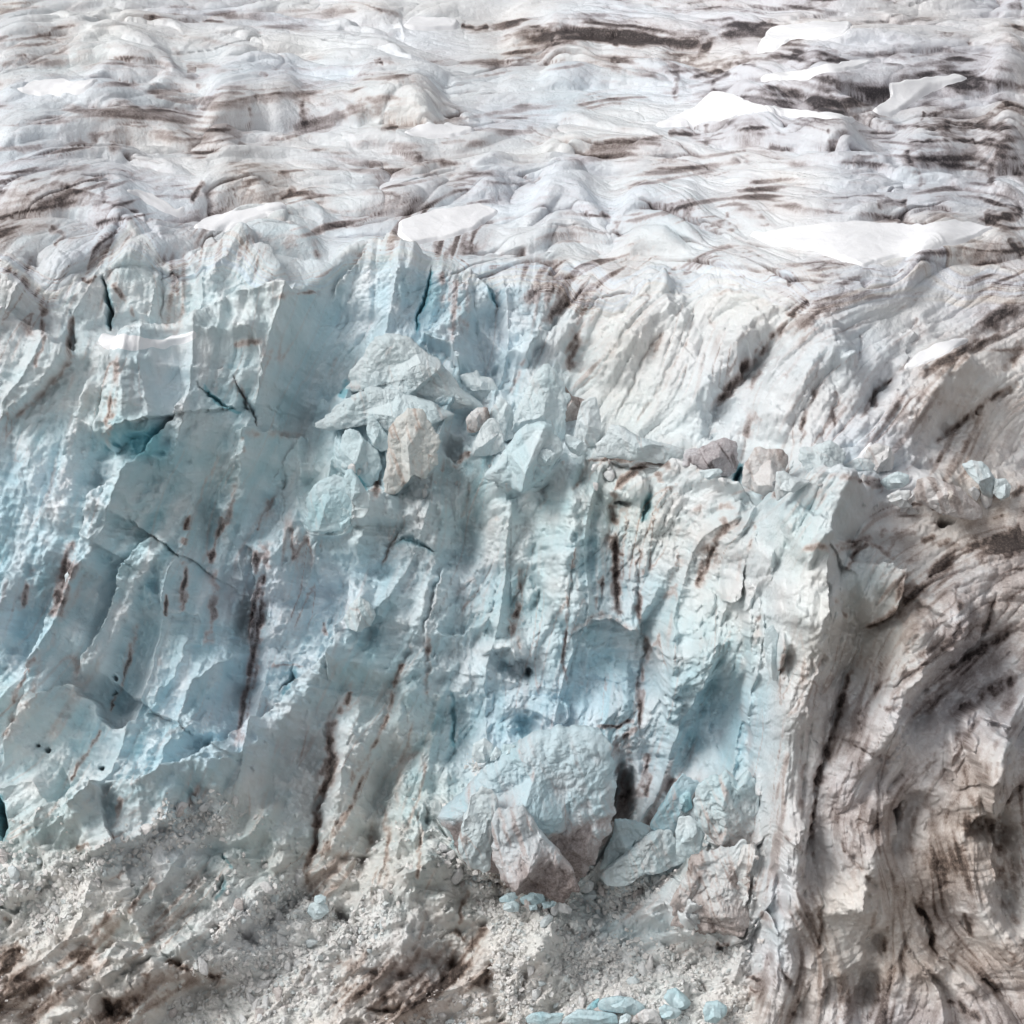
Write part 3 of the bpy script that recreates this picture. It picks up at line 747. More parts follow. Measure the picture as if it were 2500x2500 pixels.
V 1.5 8 .6: 880,300 1000,480 1090,580 1150,610
V 1 9 .5: 1110,600 1110,800 1010,920
V 1.2 7 .6: 700,1200 640,1364
V 2.8 8 1: 1255,120 1245,220 1240,300
V 3 8 1: 1310,660 1360,740 1410,800 1420,900 1460,980 1500,1030 1600,1090
V 1.2 6 .7: 1600,1090 1800,1160 1850,1250 1880,1340
V 3 8 1: 1605,730 1625,800 1645,890
V 3 9 1: 1140,1040 1130,1120 1120,1190 1080,1300 1060,1364
V 2.2 14 .5: 1790,180 1785,400 1820,600 1860,740 1932,860
V 1 8 .6: 1160,800 1150,950 1150,1030
V 1.3 7 .7: 1310,830 1280,920 1260,1040 1290,1200
B -1 40 26 10: 1690,270
T 1 46 34 10: 1650,260
T .9 24 70 10: 1590,350
T .6 40 90 0: 1660,500
R 1.4 14: 1740,230 1720,400 1730,600
S d 1 50 4 .2: 500,1000 430,990 330,990 250,1060 200,1130
V 1 4 .9: 240,1090 350,1080 500,1130
V 1 4 .9: 230,1140 350,1150 500,1190
V .9 4 .8: 230,1200 350,1200 440,1250
T .8 60 50 0: 370,1150
V 2 7 1: 120,1140 160,1150 180,1180
B 1.6 50 24 -20: 1430,1040
B 1.3 50 18 25: 1620,1120
B 1 50 70 10: 640,250
B 1 30 50 0: 780,1130
V 1.3 5 .8: 850,1100 830,1200 815,1260
D .8 16: 1500,1240 1650,1300 1700,1364
T .4 150 60 30: 1500,1250
V 1.5 7 .8: 560,1000 620,1100 660,1180
S l 2 60 3 .6: 440,740 540,780 520,850
T .4 60 100 0: 330,300
V 1 8 .6: 270,200 260,350
V 1 7 .7: 180,680 200,850
V 2 7 .9: 220,920 300,940
S d 2.2 150 4 .2: 0,500 60,440 150,400 270,400 400,360 450,400
S r 1.2 80 4 .1: 40,640 20,700 0,780
V .8 8 .5: 1400,560 1390,700
V .9 8 .5: 1540,560 1400,640
R 1 12: 820,900 760,960 730,1050
T .4 90 90 0: 950,1250
@ZA
U .45 130 110 0: 600,480
W .75 110: 600,400 560,560 500,760 460,950
W .5 70: 560,560 600,330 780,300
U .4 60 60 0: 1080,800
W .5 50: 1080,640 1080,760 1060,900
S d 3 330 6 .1: 200,640 300,560 400,480 520,400 640,330 780,285 900,330 1060,410
V 1.4 14 .8: 130,900 140,780 200,660 220,620
T .8 26 26 0: 90,400
T .7 26 30 0: 160,700
V 1 6 .5: 330,640 360,700 340,880
D .6 10: 230,460 300,520 200,640
D .6 16: 1100,560 1300,560 1500,640 1600,640
D .9 16: 1640,640 1800,570 1932,540
T .9 80 36 -10: 1830,660
V 1.5 6 .9: 1640,640 1540,720 1440,800 1370,850
S u 2 80 3 .3: 235,920 270,920 320,930
V 1 5 .8: 1250,400 1400,420 1600,480
D .7 12: 1000,270 1100,300 1160,340
B 1.2 60 20 10: 560,1000
R 1 14: 980,640 1060,620 1100,630
V 3 9 0: 350,190 345,260 330,290
V 1.4 6 .6: 520,400 560,300 660,190
T .9 24 10 20: 540,190
B -2 14 10 0: 1500,510
V 2 7 .3: 540,400 530,330 560,270
B 1.4 50 40 0: 1430,370
T .4 90 60 0: 1600,420
"""
# blocks and seracs: outline, thickness, how far they stand out
BLOCKS = []
def BK(label, g, pts, thick=.5, off=0.0, blue_=.5, grime=.15, **k): BLOCKS.append(dict(label=label, g=g, pts=pts, thick=thick, off=off, blue_=blue_, grime=grime, **k))
BK('tall pointed pale blue serac like a shark fin below the smooth wall', 'ZB', '425,95 470,110 520,170 560,240 580,300 560,400 550,520 540,590 400,600 240,560 250,420 300,300 350,200 390,130', .35, 2.0, .42, .12, seed=1, planes=[(.8, -.6, .1, .45)], facets=2)
BK('grey ice buttress leaning on the right side of the shark fin serac', 'ZB', '500,150 560,240 600,290 680,310 690,340 640,420 560,440 545,350', .5, 1.6, .2, .45, seed=2, dz=.3, facets=4)
BK('small upright pale serac just left of the shark fin serac', 'ZB', '175,298 240,340 252,420 250,540 130,560 100,480 120,360', .4, 2.2, .35, .1, seed=3, facets=3)
BK('low pale triangular ice slab leaning below the small upright serac', 'ZB', '110,400 150,420 190,500 200,600 120,640 0,640 10,560 60,470', .4, 3.2, .35, .15, seed=4, facets=3)
BK('square-topped pale ice slab standing right of the grey buttress', 'ZB', '690,300 735,295 750,350 770,480 740,580 640,600 610,520 620,420 650,330', .4, 2.4, .3, .15, seed=5, facets=3)
BK('white rounded double-knobbed ice boulder perched on top of the cliff in the centre', 'ZB', '390,440 430,435 480,460 495,520 550,590 500,680 440,760 330,840 180,800 60,760 130,700 200,600 270,490 330,455', .5, 4.2, .5, .08, seed=6, facets=3)
BK('small cube-like pale ice lump under the double-knobbed boulder', 'ZB', '400,600 450,590 500,620 480,690 420,700 380,660', .6, 5.4, .45, .1, seed=7, cat='ice lump', name='ice_lump')
BK('bright white curled ice flake between the knobbed boulder and the long ice crest', 'ZB', '560,505 620,530 680,570 695,610 640,640 580,610 552,560', .5, 4.5, .35, .02, seed=8, cat='ice lump', name='ice_lump')
BK('long pale ice crest sloping down to the right like a breaking wave', 'ZB', '815,438 900,470 1000,530 1120,565 1250,590 1240,650 1180,690 1050,670 880,650 750,640 735,560 790,510', .45, 4.0, .32, .12, seed=9, facets=4)
BK('flat dark grey dirty ice block right of the wave-like crest', 'ZB', '1260,600 1340,600 1430,550 1530,530 1580,560 1570,700 1540,770 1400,730 1230,700', .5, 3.2, .12, .62, seed=10, wm=.15, facets=4)
BK('small bright white ice chip lying below the dark grey dirty block', 'ZB', '1345,725 1400,715 1470,710 1485,730 1440,765 1400,778 1360,755', .5, 5.2, .3, .0, seed=11, cat='ice lump', name='ice_lump')
BK('knobbly grey ice block with a dark pitted top beside the deep blue slot', 'ZB', '1680,580 1760,600 1850,600 1885,630 1860,720 1780,760 1790,850 1770,910 1680,850 1590,790 1610,700', .5, 3.4, .25, .42, seed=12, facets=4)
BK('white ice boulder lying in the hollow beneath the upper blue wall', 'Z4', '790,790 830,775 870,775 890,760 910,790 970,810 1000,860 960,900 930,925 870,900 820,850', .55, 1.5, .3, .02, seed=13, cat='ice boulder', name='ice_boulder', planes=[(.1, -.5, -.8, .35)])
BK('big domed ice mass with a dark dirty cap left of the white boulder', 'Z4', '390,570 460,570 540,590 600,650 680,700 760,790 830,880 920,940 940,970 800,960 640,930 540,890 400,850 300,850 230,890 200,880 240,760 290,680 340,600', .42, 2.4, .45, .18, seed=14, facets=5)
BK('sloping pale ice shoulder under the domed mass', 'Z4', '330,850 420,850 560,890 700,950 780,990 740,1070 690,1150 640,1190 420,1090 300,1000 140,1080 40,1060 90,1000 200,900', .4, 2.6, .45, .15, seed=15, facets=4)
BK('dark dirt-capped ice stump at the right end of the pale shoulder', 'Z4', '860,980 900,955 945,960 960,1000 930,1050 880,1090 840,1080 825,1020', .6, 3.6, .3, .45, seed=16, cat='ice stump', name='ice_stump')
BK('tall rounded ice dome with brown streaks down its front', 'Z4', '540,955 600,970 640,1020 690,1100 690,1160 680,1250 620,1330 560,1290 480,1400 400,1420 400,1300 420,1180 420,1060 470,1000', .5, 4.6, .4, .34, seed=17, wm=.95, facets=3)
BK('leaning triangular pale blue serac left of the brown-streaked dome', 'Z4', '210,1060 260,1075 310,1130 370,1180 390,1260 370,1330 330,1380 260,1290 190,1300 150,1240 160,1150', .45, 4.4, .55, .08, seed=18, facets=4, planes=[(.5, -.6, -.6, .4)])
BK('upright pointed white-blue ice slab behind the leaning triangular serac', 'Z4', '315,990 350,1000 390,1060 425,1110 420,1170 390,1190 340,1150 310,1090', .45, 3.4, .5, .02, seed=19, facets=3)
BK('narrow blade of pale ice at the foot of the leaning triangular serac', 'Z4', '210,1275 235,1275 280,1350 320,1410 330,1480 260,1480 200,1400 190,1320', .45, 5.0, .5, .05, seed=20, facets=3)
BK('round blue-tinted ice hump in front of the narrow blade', 'Z4', '0,1400 60,1340 140,1300 210,1330 250,1410 250,1500 240,1600 60,1610 0,1600', .35, 3.6, .62, .08, seed=21, facets=3)
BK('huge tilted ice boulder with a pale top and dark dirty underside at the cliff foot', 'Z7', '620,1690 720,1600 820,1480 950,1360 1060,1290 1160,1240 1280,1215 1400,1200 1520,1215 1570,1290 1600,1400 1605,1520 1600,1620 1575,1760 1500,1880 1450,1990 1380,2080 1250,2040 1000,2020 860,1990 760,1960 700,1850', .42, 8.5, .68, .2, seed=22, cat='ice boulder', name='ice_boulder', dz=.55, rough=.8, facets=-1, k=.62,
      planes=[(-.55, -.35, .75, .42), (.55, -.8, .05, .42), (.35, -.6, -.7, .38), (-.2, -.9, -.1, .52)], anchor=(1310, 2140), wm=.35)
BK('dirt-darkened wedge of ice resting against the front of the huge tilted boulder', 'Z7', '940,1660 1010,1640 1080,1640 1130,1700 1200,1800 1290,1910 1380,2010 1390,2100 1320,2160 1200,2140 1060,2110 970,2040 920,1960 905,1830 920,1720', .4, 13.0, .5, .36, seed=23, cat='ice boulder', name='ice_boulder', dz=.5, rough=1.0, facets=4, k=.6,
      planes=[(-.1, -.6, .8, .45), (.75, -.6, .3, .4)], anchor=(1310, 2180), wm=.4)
BK('long leaning pale ice spur on the left shoulder of the huge boulder', 'Z7', '790,1560 860,1520 940,1560 960,1660 920,1800 900,1960 860,2000 780,1960 720,1900 740,1750', .45, 12.0, .5, .22, seed=24, cat='ice spur', name='ice_spur', rough=.9)
BK('angular pale ice block on the left shoulder of the huge boulder, largest of three', 'Z7', '810,1290 870,1250 925,1300 920,1350 890,1380 830,1400 800,1350', .6, 9.5, .4, .03, seed=25, cat='ice block', name='ice_block', anchor=(1310, 2140), rough=.25, facets=7)
BK('small pointed ice block in the middle of the three on the boulder shoulder', 'Z7', '935,1298 965,1330 970,1375 900,1385 905,1350', .6, 9.8, .4, .02, seed=26, cat='ice block', name='ice_block', anchor=(1310, 2140), rough=.2)
BK('small square ice block at the right of the three on the boulder shoulder', 'Z7', '975,1290 1040,1295 1050,1320 1000,1370 970,1380 965,1320', .6, 9.8, .45, .02, seed=27, cat='ice block', name='ice_block', anchor=(1310, 2140), rough=.2)
BK('blue-grey ice block in the shadow right of the huge boulder, split down the middle', 'ZD', '200,600 270,585 350,600 440,620 530,660 550,710 480,780 380,860 250,920 170,1020 60,1060 90,900 160,760', .5, 4, .65, .2, seed=28, rough=.8, cat='ice block', name='ice_block', facets=6)
BK('thin dark blue ice fin standing upright in the recess', 'ZD', '845,130 890,180 1000,230 960,320 850,420 800,560 760,690 640,700 520,670 560,560 650,420 750,250', .22, 6, .85, .2, seed=29, cat='ice fin', name='ice_fin', facets=2, wm=.3)
BK('small turquoise ice knob balanced beside the large craggy serac', 'ZD', '890,315 925,330 920,400 930,480 860,520 810,490 770,400 820,360', .5, 6.5, .75, .0, seed=30, cat='ice stump', name='ice_stump', rough=.4)
BK('large craggy pale serac leaning on the brown flank at the cliff foot', 'ZD', '1010,220 1100,160 1180,165 1280,120 1340,180 1370,240 1460,100 1540,300 1560,500 1580,760 1480,800 1300,860 1180,830 1080,740 980,600 920,480 930,330', .38, 5.5, .65, .18, seed=31, rough=1.1, facets=4, dz=.25)
BK('rough pale ice ramp sloping down to the left below the blue-grey block', 'ZD', '620,680 700,690 770,760 800,860 860,960 700,1060 480,1060 300,1190 100,1180 40,1120 200,980 300,900 430,800 560,700', .35, 4.5, .5, .18, seed=32, rough=1.0, cat='ice ramp', name='ice_ramp')
BK('smooth square-shouldered ice block wedged between the ramp and the craggy serac', 'ZD', '800,560 900,540 980,600 1050,720 1000,880 950,930 850,965 780,900 770,700', .5, 7.0, .5, .12, seed=33, rough=.5, cat='ice block', name='ice_block', planes=[(-.1, -.6, -.8, .3)])
BK('wide grey ice bluff with dripping brown stains at the foot of the slope', 'ZD', '900,930 1000,920 1100,850 1200,830 1300,850 1430,790 1520,860 1600,1000 1660,1200 1640,1350 1500,1480 1450,1620 1300,1690 1100,1640 900,1640 720,1580 740,1350 860,1130', .3, 6.0, .45, .38, seed=34, rough=1.2, dz=.25, cat='ice bluff', name='ice_bluff', facets=4)
BK('small pale block of ice just right of the foot of the huge boulder', 'Z10', '1400,580 1440,560 1480,580 1470,620 1430,640 1390,625', .6, 2.2, .2, .1, seed=35, cat='ice block', name='ice_block', rough=.4)
for i, (lab, p, bb) in enumerate([
    ('flat tilted blue ice slab, leftmost of the pile under the huge boulder', '950,670 1000,640 1050,630 1060,665 1000,690 955,690', .6),
    ('largest angular blue ice block in the pile under the huge boulder', '1065,670 1100,650 1165,620 1200,640 1212,680 1150,705 1080,700', .6),
    ('rounded blue ice block lowest in the pile under the huge boulder', '980,700 1040,680 1065,700 1060,740 1000,745 970,725', .55),
    ('small flat blue ice chip in the middle of the pile under the huge boulder', '1115,705 1160,700 1165,730 1120,735', .6),
    ('sharp blue ice splinter pointing right from the pile under the huge boulder', '1185,690 1240,695 1285,670 1260,710 1200,725', .6)]):
    BK(lab, 'Z10', p, .6, 2.6, bb, .0, seed=40 + i, cat='ice block', name='ice_block', rough=.15, facets=7, group='pile of blue blocks under the huge boulder')
for i, (lab, p, bb, gg) in enumerate([
    ('long flat turquoise ice slab at the bottom edge, leftmost of the blue pile', '110,760 140,725 230,712 310,730 410,720 400,770 360,805 120,805', .6, .0),
    ('very broad pale turquoise ice slab in the middle of the bottom edge pile', '370,805 430,740 520,695 700,712 850,735 840,805', .55, .02),
    ('wide low turquoise ice block above the broad slab in the bottom pile', '670,660 700,610 830,590 930,600 1010,640 1050,680 980,740 850,720 680,700', .55, .04),
    ('small deep turquoise ice wedge left of the wide low block', '580,690 640,640 695,600 675,650 660,705', .85, .0),
    ('brown-stained ice boulder among the turquoise blocks at the bottom edge', '930,790 980,730 1040,690 1120,690 1165,740 1180,805', .2, .3),
    ('tilted pentagonal turquoise ice block on top of the bottom pile', '1190,600 1220,545 1290,530 1350,580 1420,640 1380,690 1320,700 1230,650', .62, .02),
    ('turquoise ice block beneath the tilted pentagonal one', '1145,680 1200,655 1260,670 1340,710 1290,760 1190,770', .6, .03),
    ('rounded turquoise ice boulder at the right end of the bottom pile', '1500,700 1520,640 1620,620 1690,670 1680,740 1600,805 1520,780', .6, .02),
    ('small dirty grey stone-like ice lump behind the broad slab', '415,700 440,660 480,680 470,720 420,740', .1, .3),
    ('low white ice lump left of the brown-stained boulder', '850,750 900,725 940,740 930,800 840,805', .4, .02)]):
    BK(lab, 'ZC', p, .6, 2.0, bb, gg, seed=60 + i, cat='ice block', name='ice_block', rough=.2, facets=7, group='turquoise blocks along the bottom edge')
BK('bluish ice lump with a rounded top on the rubble left of the dark pit', 'Z9', '1720,700 1770,675 1820,710 1830,740 1780,780 1740,785 1705,740', .6, 1.5, .5, .02, seed=80, cat='ice block', name='ice_block', rough=.3)
BK('smaller round white ice lump resting above the bluish lump by the dark pit', 'Z9', '1745,655 1780,645 1812,660 1810,690 1770,700 1740,680', .6, 2.0, .45, .0, seed=81, cat='ice block', name='ice_block', rough=.3)
BK('pale ice lump stuck on the wall ledge at far left beside the dirty gully', 'Z6', '360,350 400,300 450,285 470,320 450,390 400,420 365,390', .6, 1.0, .35, .1, seed=82, cat='ice lump', name='ice_lump', rough=.5)
BK('rounded ice knob sticking out of the blue cliff left of centre', 'Z7', '180,470 230,500 265,570 240,640 170,660 110,640 90,590 120,520', .5, 1.0, .45, .15, seed=83, cat='ice stump', name='ice_stump', rough=.6)
BK('smooth elongated white ice nodule on the brown flank', 'Z8', '500,640 540,628 570,680 560,780 580,880 560,940 520,930 500,830 485,740', .35, 1.0, .4, .08, seed=84, cat='ice nodule', name='ice_nodule', rough=.3)
for i, (lab, p, bb, gg) in enumerate([
    ('pale pointed ice block with a curved left edge at the foot of the grey wall', '680,100 760,90 860,60 920,100 950,160 900,220 820,260 780,285 720,220 680,170', .4, .2),
    ('rounded grey ice knob below the small curved snow scrap', '1060,100 1120,70 1190,90 1215,160 1200,220 1120,240 1080,200 1040,150', .2, .32),
    ('low pale ice hump between the pointed block and the rounded knob', '880,240 940,190 1010,155 1070,160 1100,200 1090,240 1000,260 920,262', .3, .15),
    ('white-blue ice lump in the middle of the jumbled shelf', '1130,290 1180,250 1230,230 1290,250 1300,290 1250,320 1180,330', .4, .05),
    ('pale hooked ice horn beside the big grey dome on the shelf', '1170,370 1230,330 1300,335 1310,360 1280,390 1320,430 1240,430 1190,400', .25, .2),
    ('big grey rounded ice dome on the shelf at the right', '1310,320 1360,270 1430,260 1520,300 1580,320 1690,420 1700,490 1600,500 1450,450 1340,400', .15, .42),
    ('curling pale ice slab leaning over the grey dome', '1580,190 1640,165 1710,180 1760,240 1780,290 1750,370 1700,360 1680,300 1620,240', .35, .15),
    ('round blue-white ice boulder at the right end of the shelf', '1770,270 1830,265 1860,310 1850,370 1800,390 1760,350', .35, .12),
    ('upright stubby ice post at the left edge of the big pale face', '555,230 600,225 650,260 750,285 700,320 620,350 560,400 545,330', .3, .15)]):
    BK(lab, 'ZA', p, .5, 2.6, bb, gg, seed=90 + i, cat='ice block', name='ice_block', rough=.6, facets=4, group='jumbled blocks on the shelf below the grey wall', k=.8)


H = np.zeros_like(T); DT = np.zeros_like(T); WH = np.zeros_like(T); BL = np.zeros_like(T)  # DT: stains, plus dark tone painted into the shadow gap, cave and holes
WOB = (vn(PX / 22, PY / 22, 5) * 5 + vn(PX / 8, PY / 8, 6) * 2.2).astype(f4)
WOB2 = (vn(PX / 22, PY / 22, 8) * 5 + vn(PX / 8, PY / 8, 9) * 2.2).astype(f4)
def win(x0, x1, y0, y1):
    c0 = int(np.searchsorted(urow, x0 / 2500)); c1 = int(np.searchsorted(urow, x1 / 2500))
    r0 = int(np.searchsorted(vrow, y0 / 2500)); r1_ = int(np.searchsorted(vrow, y1 / 2500))
    return slice(max(0, r0), min(NR, r1_)), slice(max(0, c0), min(NC, c1))
def pdist(pts, x, y):
    """distance, signed distance (left of travel positive), position along 0..1"""
    best = np.full(x.shape, 1e9, f4); sg = np.zeros(x.shape, f4); tt = np.zeros(x.shape, f4)
    L = [math.dist(pts[i], pts[i + 1]) for i in range(len(pts) - 1)]; tot = sum(L); acc = 0
    for (a, b, l) in zip(pts, pts[1:], L):
        dx, dy = (b[0] - a[0]) / l, (b[1] - a[1]) / l
        qx = x - a[0]; qy = y - a[1]; t = np.clip(qx * dx + qy * dy, 0, l)
        ex = qx - t * dx; ey = qy - t * dy; d = np.sqrt(ex * ex + ey * ey)
        m = d < best; best = np.where(m, d, best)
        cr = qx * dy - qy * dx; sg = np.where(m, np.where(cr > 0, d, -d), sg); tt = np.where(m, (acc + t) / tot, tt); acc += l
    return best, sg, tt, tot
def smooth_pts(pts):
    for _ in range(2):
        if len(pts) < 3: return pts
        q = [pts[0]]
        for a, b in zip(pts, pts[1:]): q += [(a[0] * .75 + b[0] * .25, a[1] * .75 + b[1] * .25), (a[0] * .25 + b[0] * .75, a[1] * .25 + b[1] * .75)]
        pts = q + [pts[-1]]
    return pts
def side(pts, ch):
    nx = sum((b[1] - a[1]) for a, b in zip(pts, pts[1:])); ny = sum(-(b[0] - a[0]) for a, b in zip(pts, pts[1:]))
    want = {'l': (-1, 0), 'r': (1, 0), 'u': (0, -1), 'd': (0, 1)}[ch]     # left-positive normal is (dy,-dx)
    return 1 if nx * want[0] + ny * want[1] > 0 else -1
def taper(t, e=.12): return ss(0, e, t) * ss(0, e, 1 - t)
def features(mode, PX, PY):
    """mode 'H': relief on the base grid; mode 'D': stains, painted dark of the shadow gap, darkened holes, placed by where the raised surface really is"""
    g = 'OV'; ext = 0 if mode == 'H' else 1
    def wn(x0, x1, y0, y1):
        return win(x0 - 25 * ext, x1 + 25 * ext, y0 - 30 * ext, y1 + (130 if (y0 < 760 and ext) else 40 * ext))
    for line in FEAT.strip().split('\n'):
        if line[0] == '@': g = line[1:].strip(); continue
        head, pp = line.split(':'); h = head.split(); k = h[0]; pts = gp(g, pp)
        if mode == 'H' and k in 'DWTU': continue
        if mode == 'D' and k in 'RBGK': continue
        if len(pts) > 2: pts = smooth_pts(pts)
        xs = [p[0] for p in pts]; ys = [p[1] for p in pts]
        if k == 'S':
            A_, wd, e, dr = float(h[2]) * 1.7, float(h[3]), float(h[4]), float(h[5])
            if mode == 'D' and not dr: continue
            m = wd * 3.2 if mode == 'H' else 40
            sl_ = wn(min(xs) - m, max(xs) + m, min(ys) - m, max(ys) + m); x = PX[sl_] + WOB[sl_]; y = PY[sl_] + WOB2[sl_]
            d, s, t, tot = pdist(pts, x, y); s = s * side(pts, h[1]); q = taper(t, .15)
            if mode == 'H': H[sl_] += A_ * q * ss(-e, e, s) * np.exp(-(np.maximum(s, 0) / wd) ** 1.3)
            else: DT[sl_] = np.maximum(DT[sl_], dr * q * np.exp(-(d / 9) ** 2))
        elif k == 'C':
            hr, fd, dr = float(h[1]), float(h[2]), float(h[3]); fx = np.array([p[0] for p in pts]); fy = np.array([p[1] for p in pts]); o = np.argsort(fx)
            if mode == 'D' and not dr: continue
            m = 140
            sl_ = wn(min(xs) - m, max(xs) + m, min(ys) - m, max(ys) + hr + 60); x = PX[sl_] + 9 * vn(PX[sl_] / 60, PY[sl_] / 60, 41); y = PY[sl_] + 7 * vn(PX[sl_] / 75, PY[sl_] / 90, 42) + (WOB2[sl_] * .6 if mode == 'D' else 1.2 * vn(PX[sl_] / 26, PY[sl_] / 40, 43))
            yc = np.interp(x, fx[o], fy[o]); q = ss(min(fx) - 40, min(fx) + 60, x) * (1 - ss(max(fx) - 60, max(fx) + 40, x))
            if mode == 'H':
                q = q * (.72 + .5 * vn(x / 90, y / 500, 12)); s = yc + hr * .95 - y; A_ = hr / 25 * 1.0
                f = 1 - np.clip(s / max(7, hr * .38), 0, 1); f = np.sqrt(np.maximum(0, 1 - f ** 2.2))
                H[sl_] += A_ * SC[sl_] * q * f * np.exp(-(np.maximum(s - hr * .3, 0) / (hr * fd * .9)) ** 1.2)
            else:
                nn = .8 * vn(x / 70, y / 22, 14) + .35 * vn(x / 22, y / 12, 21) + .35 * L2[sl_]
                DT[sl_] = np.maximum(DT[sl_], dr * q * ss(-6, 3, y - yc) * (1 - ss(hr * .4, hr * 1.05, y - yc)) * np.clip(.5 + .6 * nn, 0, 1.1))
        elif k in 'GK':
            A_, wd = float(h[1]) * .85, float(h[2]); m = wd * 2.6
            sl_ = wn(min(xs) - m, max(xs) + m, min(ys) - m, max(ys) + m); x = PX[sl_] + WOB[sl_] * 1.6; y = PY[sl_] + WOB2[sl_] * 1.6
            d, s, t, tot = pdist(pts, x, y); q = taper(t, .25) * (1 + .35 * vn(x / 60, y / 60, 31)); ww = wd * (1 + .3 * vn(x / 50, y / 50, 33)) * np.where(s > 0, .8, 1.25)
            if k == 'G': H[sl_] -= .72 * A_ * q * np.exp(-(d / ww) ** 1.7)
            else: H[sl_] += A_ * q * np.exp(-(d / (ww * 1.1)) ** 1.25)
        elif k == 'V' or k == 'R':
            A_, wd = float(h[1]), float(h[2]); dr = float(h[3]) if k == 'V' else 0; m = wd * 4 + 20
            sl_ = wn(min(xs) - m, max(xs) + m, min(ys) - m, max(ys) + m); x = PX[sl_] + WOB[sl_]; y = PY[sl_] + WOB2[sl_]
            d, s, t, tot = pdist(pts, x, y)
            if mode == 'D' and dr <= .15: BL[sl_] = np.maximum(BL[sl_], (.9 if A_ >= 1.5 else .4) * taper(t, .1) * np.exp(-(d / (wd * 1.3)) ** 2)); continue
            q = taper(t, .38 if k == 'V' else .2)
            if mode == 'D': DT[sl_] = np.maximum(DT[sl_], dr * taper(t, .2) * np.exp(-(d / (wd * 1.1)) ** 2) * (.75 + .5 * vn(x / 10, y / 16, 15)))
            elif k == 'R': H[sl_] += 1.3 * A_ * q * np.exp(-(d / wd))
            else:
                ww = wd * (.3 + .6 * q) * (1 + .5 * vn(x / 14, y / 14, 17)); soft = .45 if dr > .15 else 1.1
                H[sl_] -= soft * A_ * (.3 + .7 * q) * taper(t, .06) * np.exp(-(d / ww) ** 2) + (.5 * A_ * q * np.exp(-(d / (wd * 3.2)) ** 1.5) if dr > .15 else 0)
        elif k in 'DW':
            st, wd = float(h[1]), float(h[2]); m = wd * 3 + 15
            sl_ = wn(min(xs) - m, max(xs) + m, min(ys) - m, max(ys) + m); x = PX[sl_] + WOB[sl_]; y = PY[sl_] + WOB2[sl_]
            d, s, t, tot = pdist(pts, x, y); q = taper(t, .1) * np.exp(-(d / (wd * (.75 + .45 * vn(x / 25, y / 40, 44)))) ** 2) * (.85 + .35 * vn(x / 12, y / 34, 16))
            if k == 'D': DT[sl_] = np.maximum(DT[sl_], st * q)
            else: WH[sl_] = np.maximum(WH[sl_], st * q)
        elif k in 'BTU':
            A_, rx_, ry_, an = [float(z) for z in h[1:5]]; m = max(rx_, ry_) * 2.5; cx, cy = pts[0]
            sl_ = wn(cx - m, cx + m, cy - m, cy + m); x = PX[sl_] + WOB[sl_] * 1.3 - cx; y = PY[sl_] + WOB2[sl_] * 1.3 - cy
            ca, sa = math.cos(R(an)), math.sin(R(an)); a = (x * ca + y * sa) / rx_; b = (-x * sa + y * ca) / ry_; r2 = a * a + b * b
            if k == 'B': H[sl_] += A_ * (1.3 * np.exp(-r2 ** 1.6) if A_ > 0 else 1.2 * np.exp(-(r2 * (1 + .25 * vn(PX[sl_] / 14, PY[sl_] / 14, 19))) ** 2.2))
            elif k == 'T': DT[sl_] = np.maximum(DT[sl_], A_ * np.exp(-r2) * np.clip(.7 + .35 * L2[sl_] + .3 * vn(x / 14, y / 14, 18), 0, 1.2))
            else: BL[sl_] = np.maximum(BL[sl_], A_ * np.exp(-r2))
features('H', PX, PY)

# ------------------------------------------------------------------ regional ice colour and grime, 16x16 over the slope
def region(s):
    m = np.array([[float(c) for c in r.split()] for r in s.strip().split('\n')], f4) / 9
    return bil(np.pad(m, 1, mode='edge'), np.clip(U2 * 16 + .5, 0, 17), np.clip(V2 * 16 + .5, 0, 17)).astype(f4)
RUBZ = [[(480, 1975), (600, 1975), (560, 2060), (300, 2120), (180, 2240), (50, 2330), (60, 2250), (200, 2150), (280, 2090), (420, 2030)],
        [(0, 2080), (60, 2090), (250, 2110), (200, 2150), (100, 2190), (0, 2200)],
        [(560, 2250), (640, 2180), (740, 2120), (770, 2200), (860, 2230), (930, 2260), (900, 2330), (620, 2400), (480, 2370)],
        [(300, 2500), (480, 2420), (700, 2390), (830, 2380), (760, 2500)], [(980, 2500), (1060, 2450), (1200, 2430), (1180, 2520)],
        [(1180, 2230), (1300, 2210), (1400, 2250), (1600, 2330), (1850, 2310), (1800, 2380), (1830, 2470), (1850, 2560), (1250, 2560), (1200, 2380)],
        [(1050, 2080), (1120, 2110), (1230, 2160), (1200, 2230), (1100, 2160)], [(850, 2230), (960, 2190), (930, 2330), (850, 2330)],
        [(1540, 2120), (1640, 2090), (1600, 2200), (1480, 2230), (1450, 2190)], [(1130, 1840), (1200, 1830), (1270, 1850), (1170, 1900)]]
def inpoly(poly, x, y):
    c = np.zeros(x.shape, bool); n = len(poly)
    for i in range(n):
        (x1, y1), (x2, y2) = poly[i], poly[i - 1]
        m = (y1 > y) != (y2 > y)
        c ^= m & (x < (x2 - x1) * (y - y1) / ((y2 - y1) or 1e-9) + x1)
    return c
xw = PX + WOB * 4; yw = PY + WOB2 * 4
RUB = np.zeros_like(T)
for p in RUBZ: RUB = np.maximum(RUB, inpoly(p, xw, yw).astype(f4))
RUB = blur(RUB, 3 * Q)
BOT = ss(.77, .86, V + .1 * (U > .5) * 0 + .03 * vn(U * 9, V * 9, 22)) * (1 - ss(.72, .76, U))   # broken lower slope

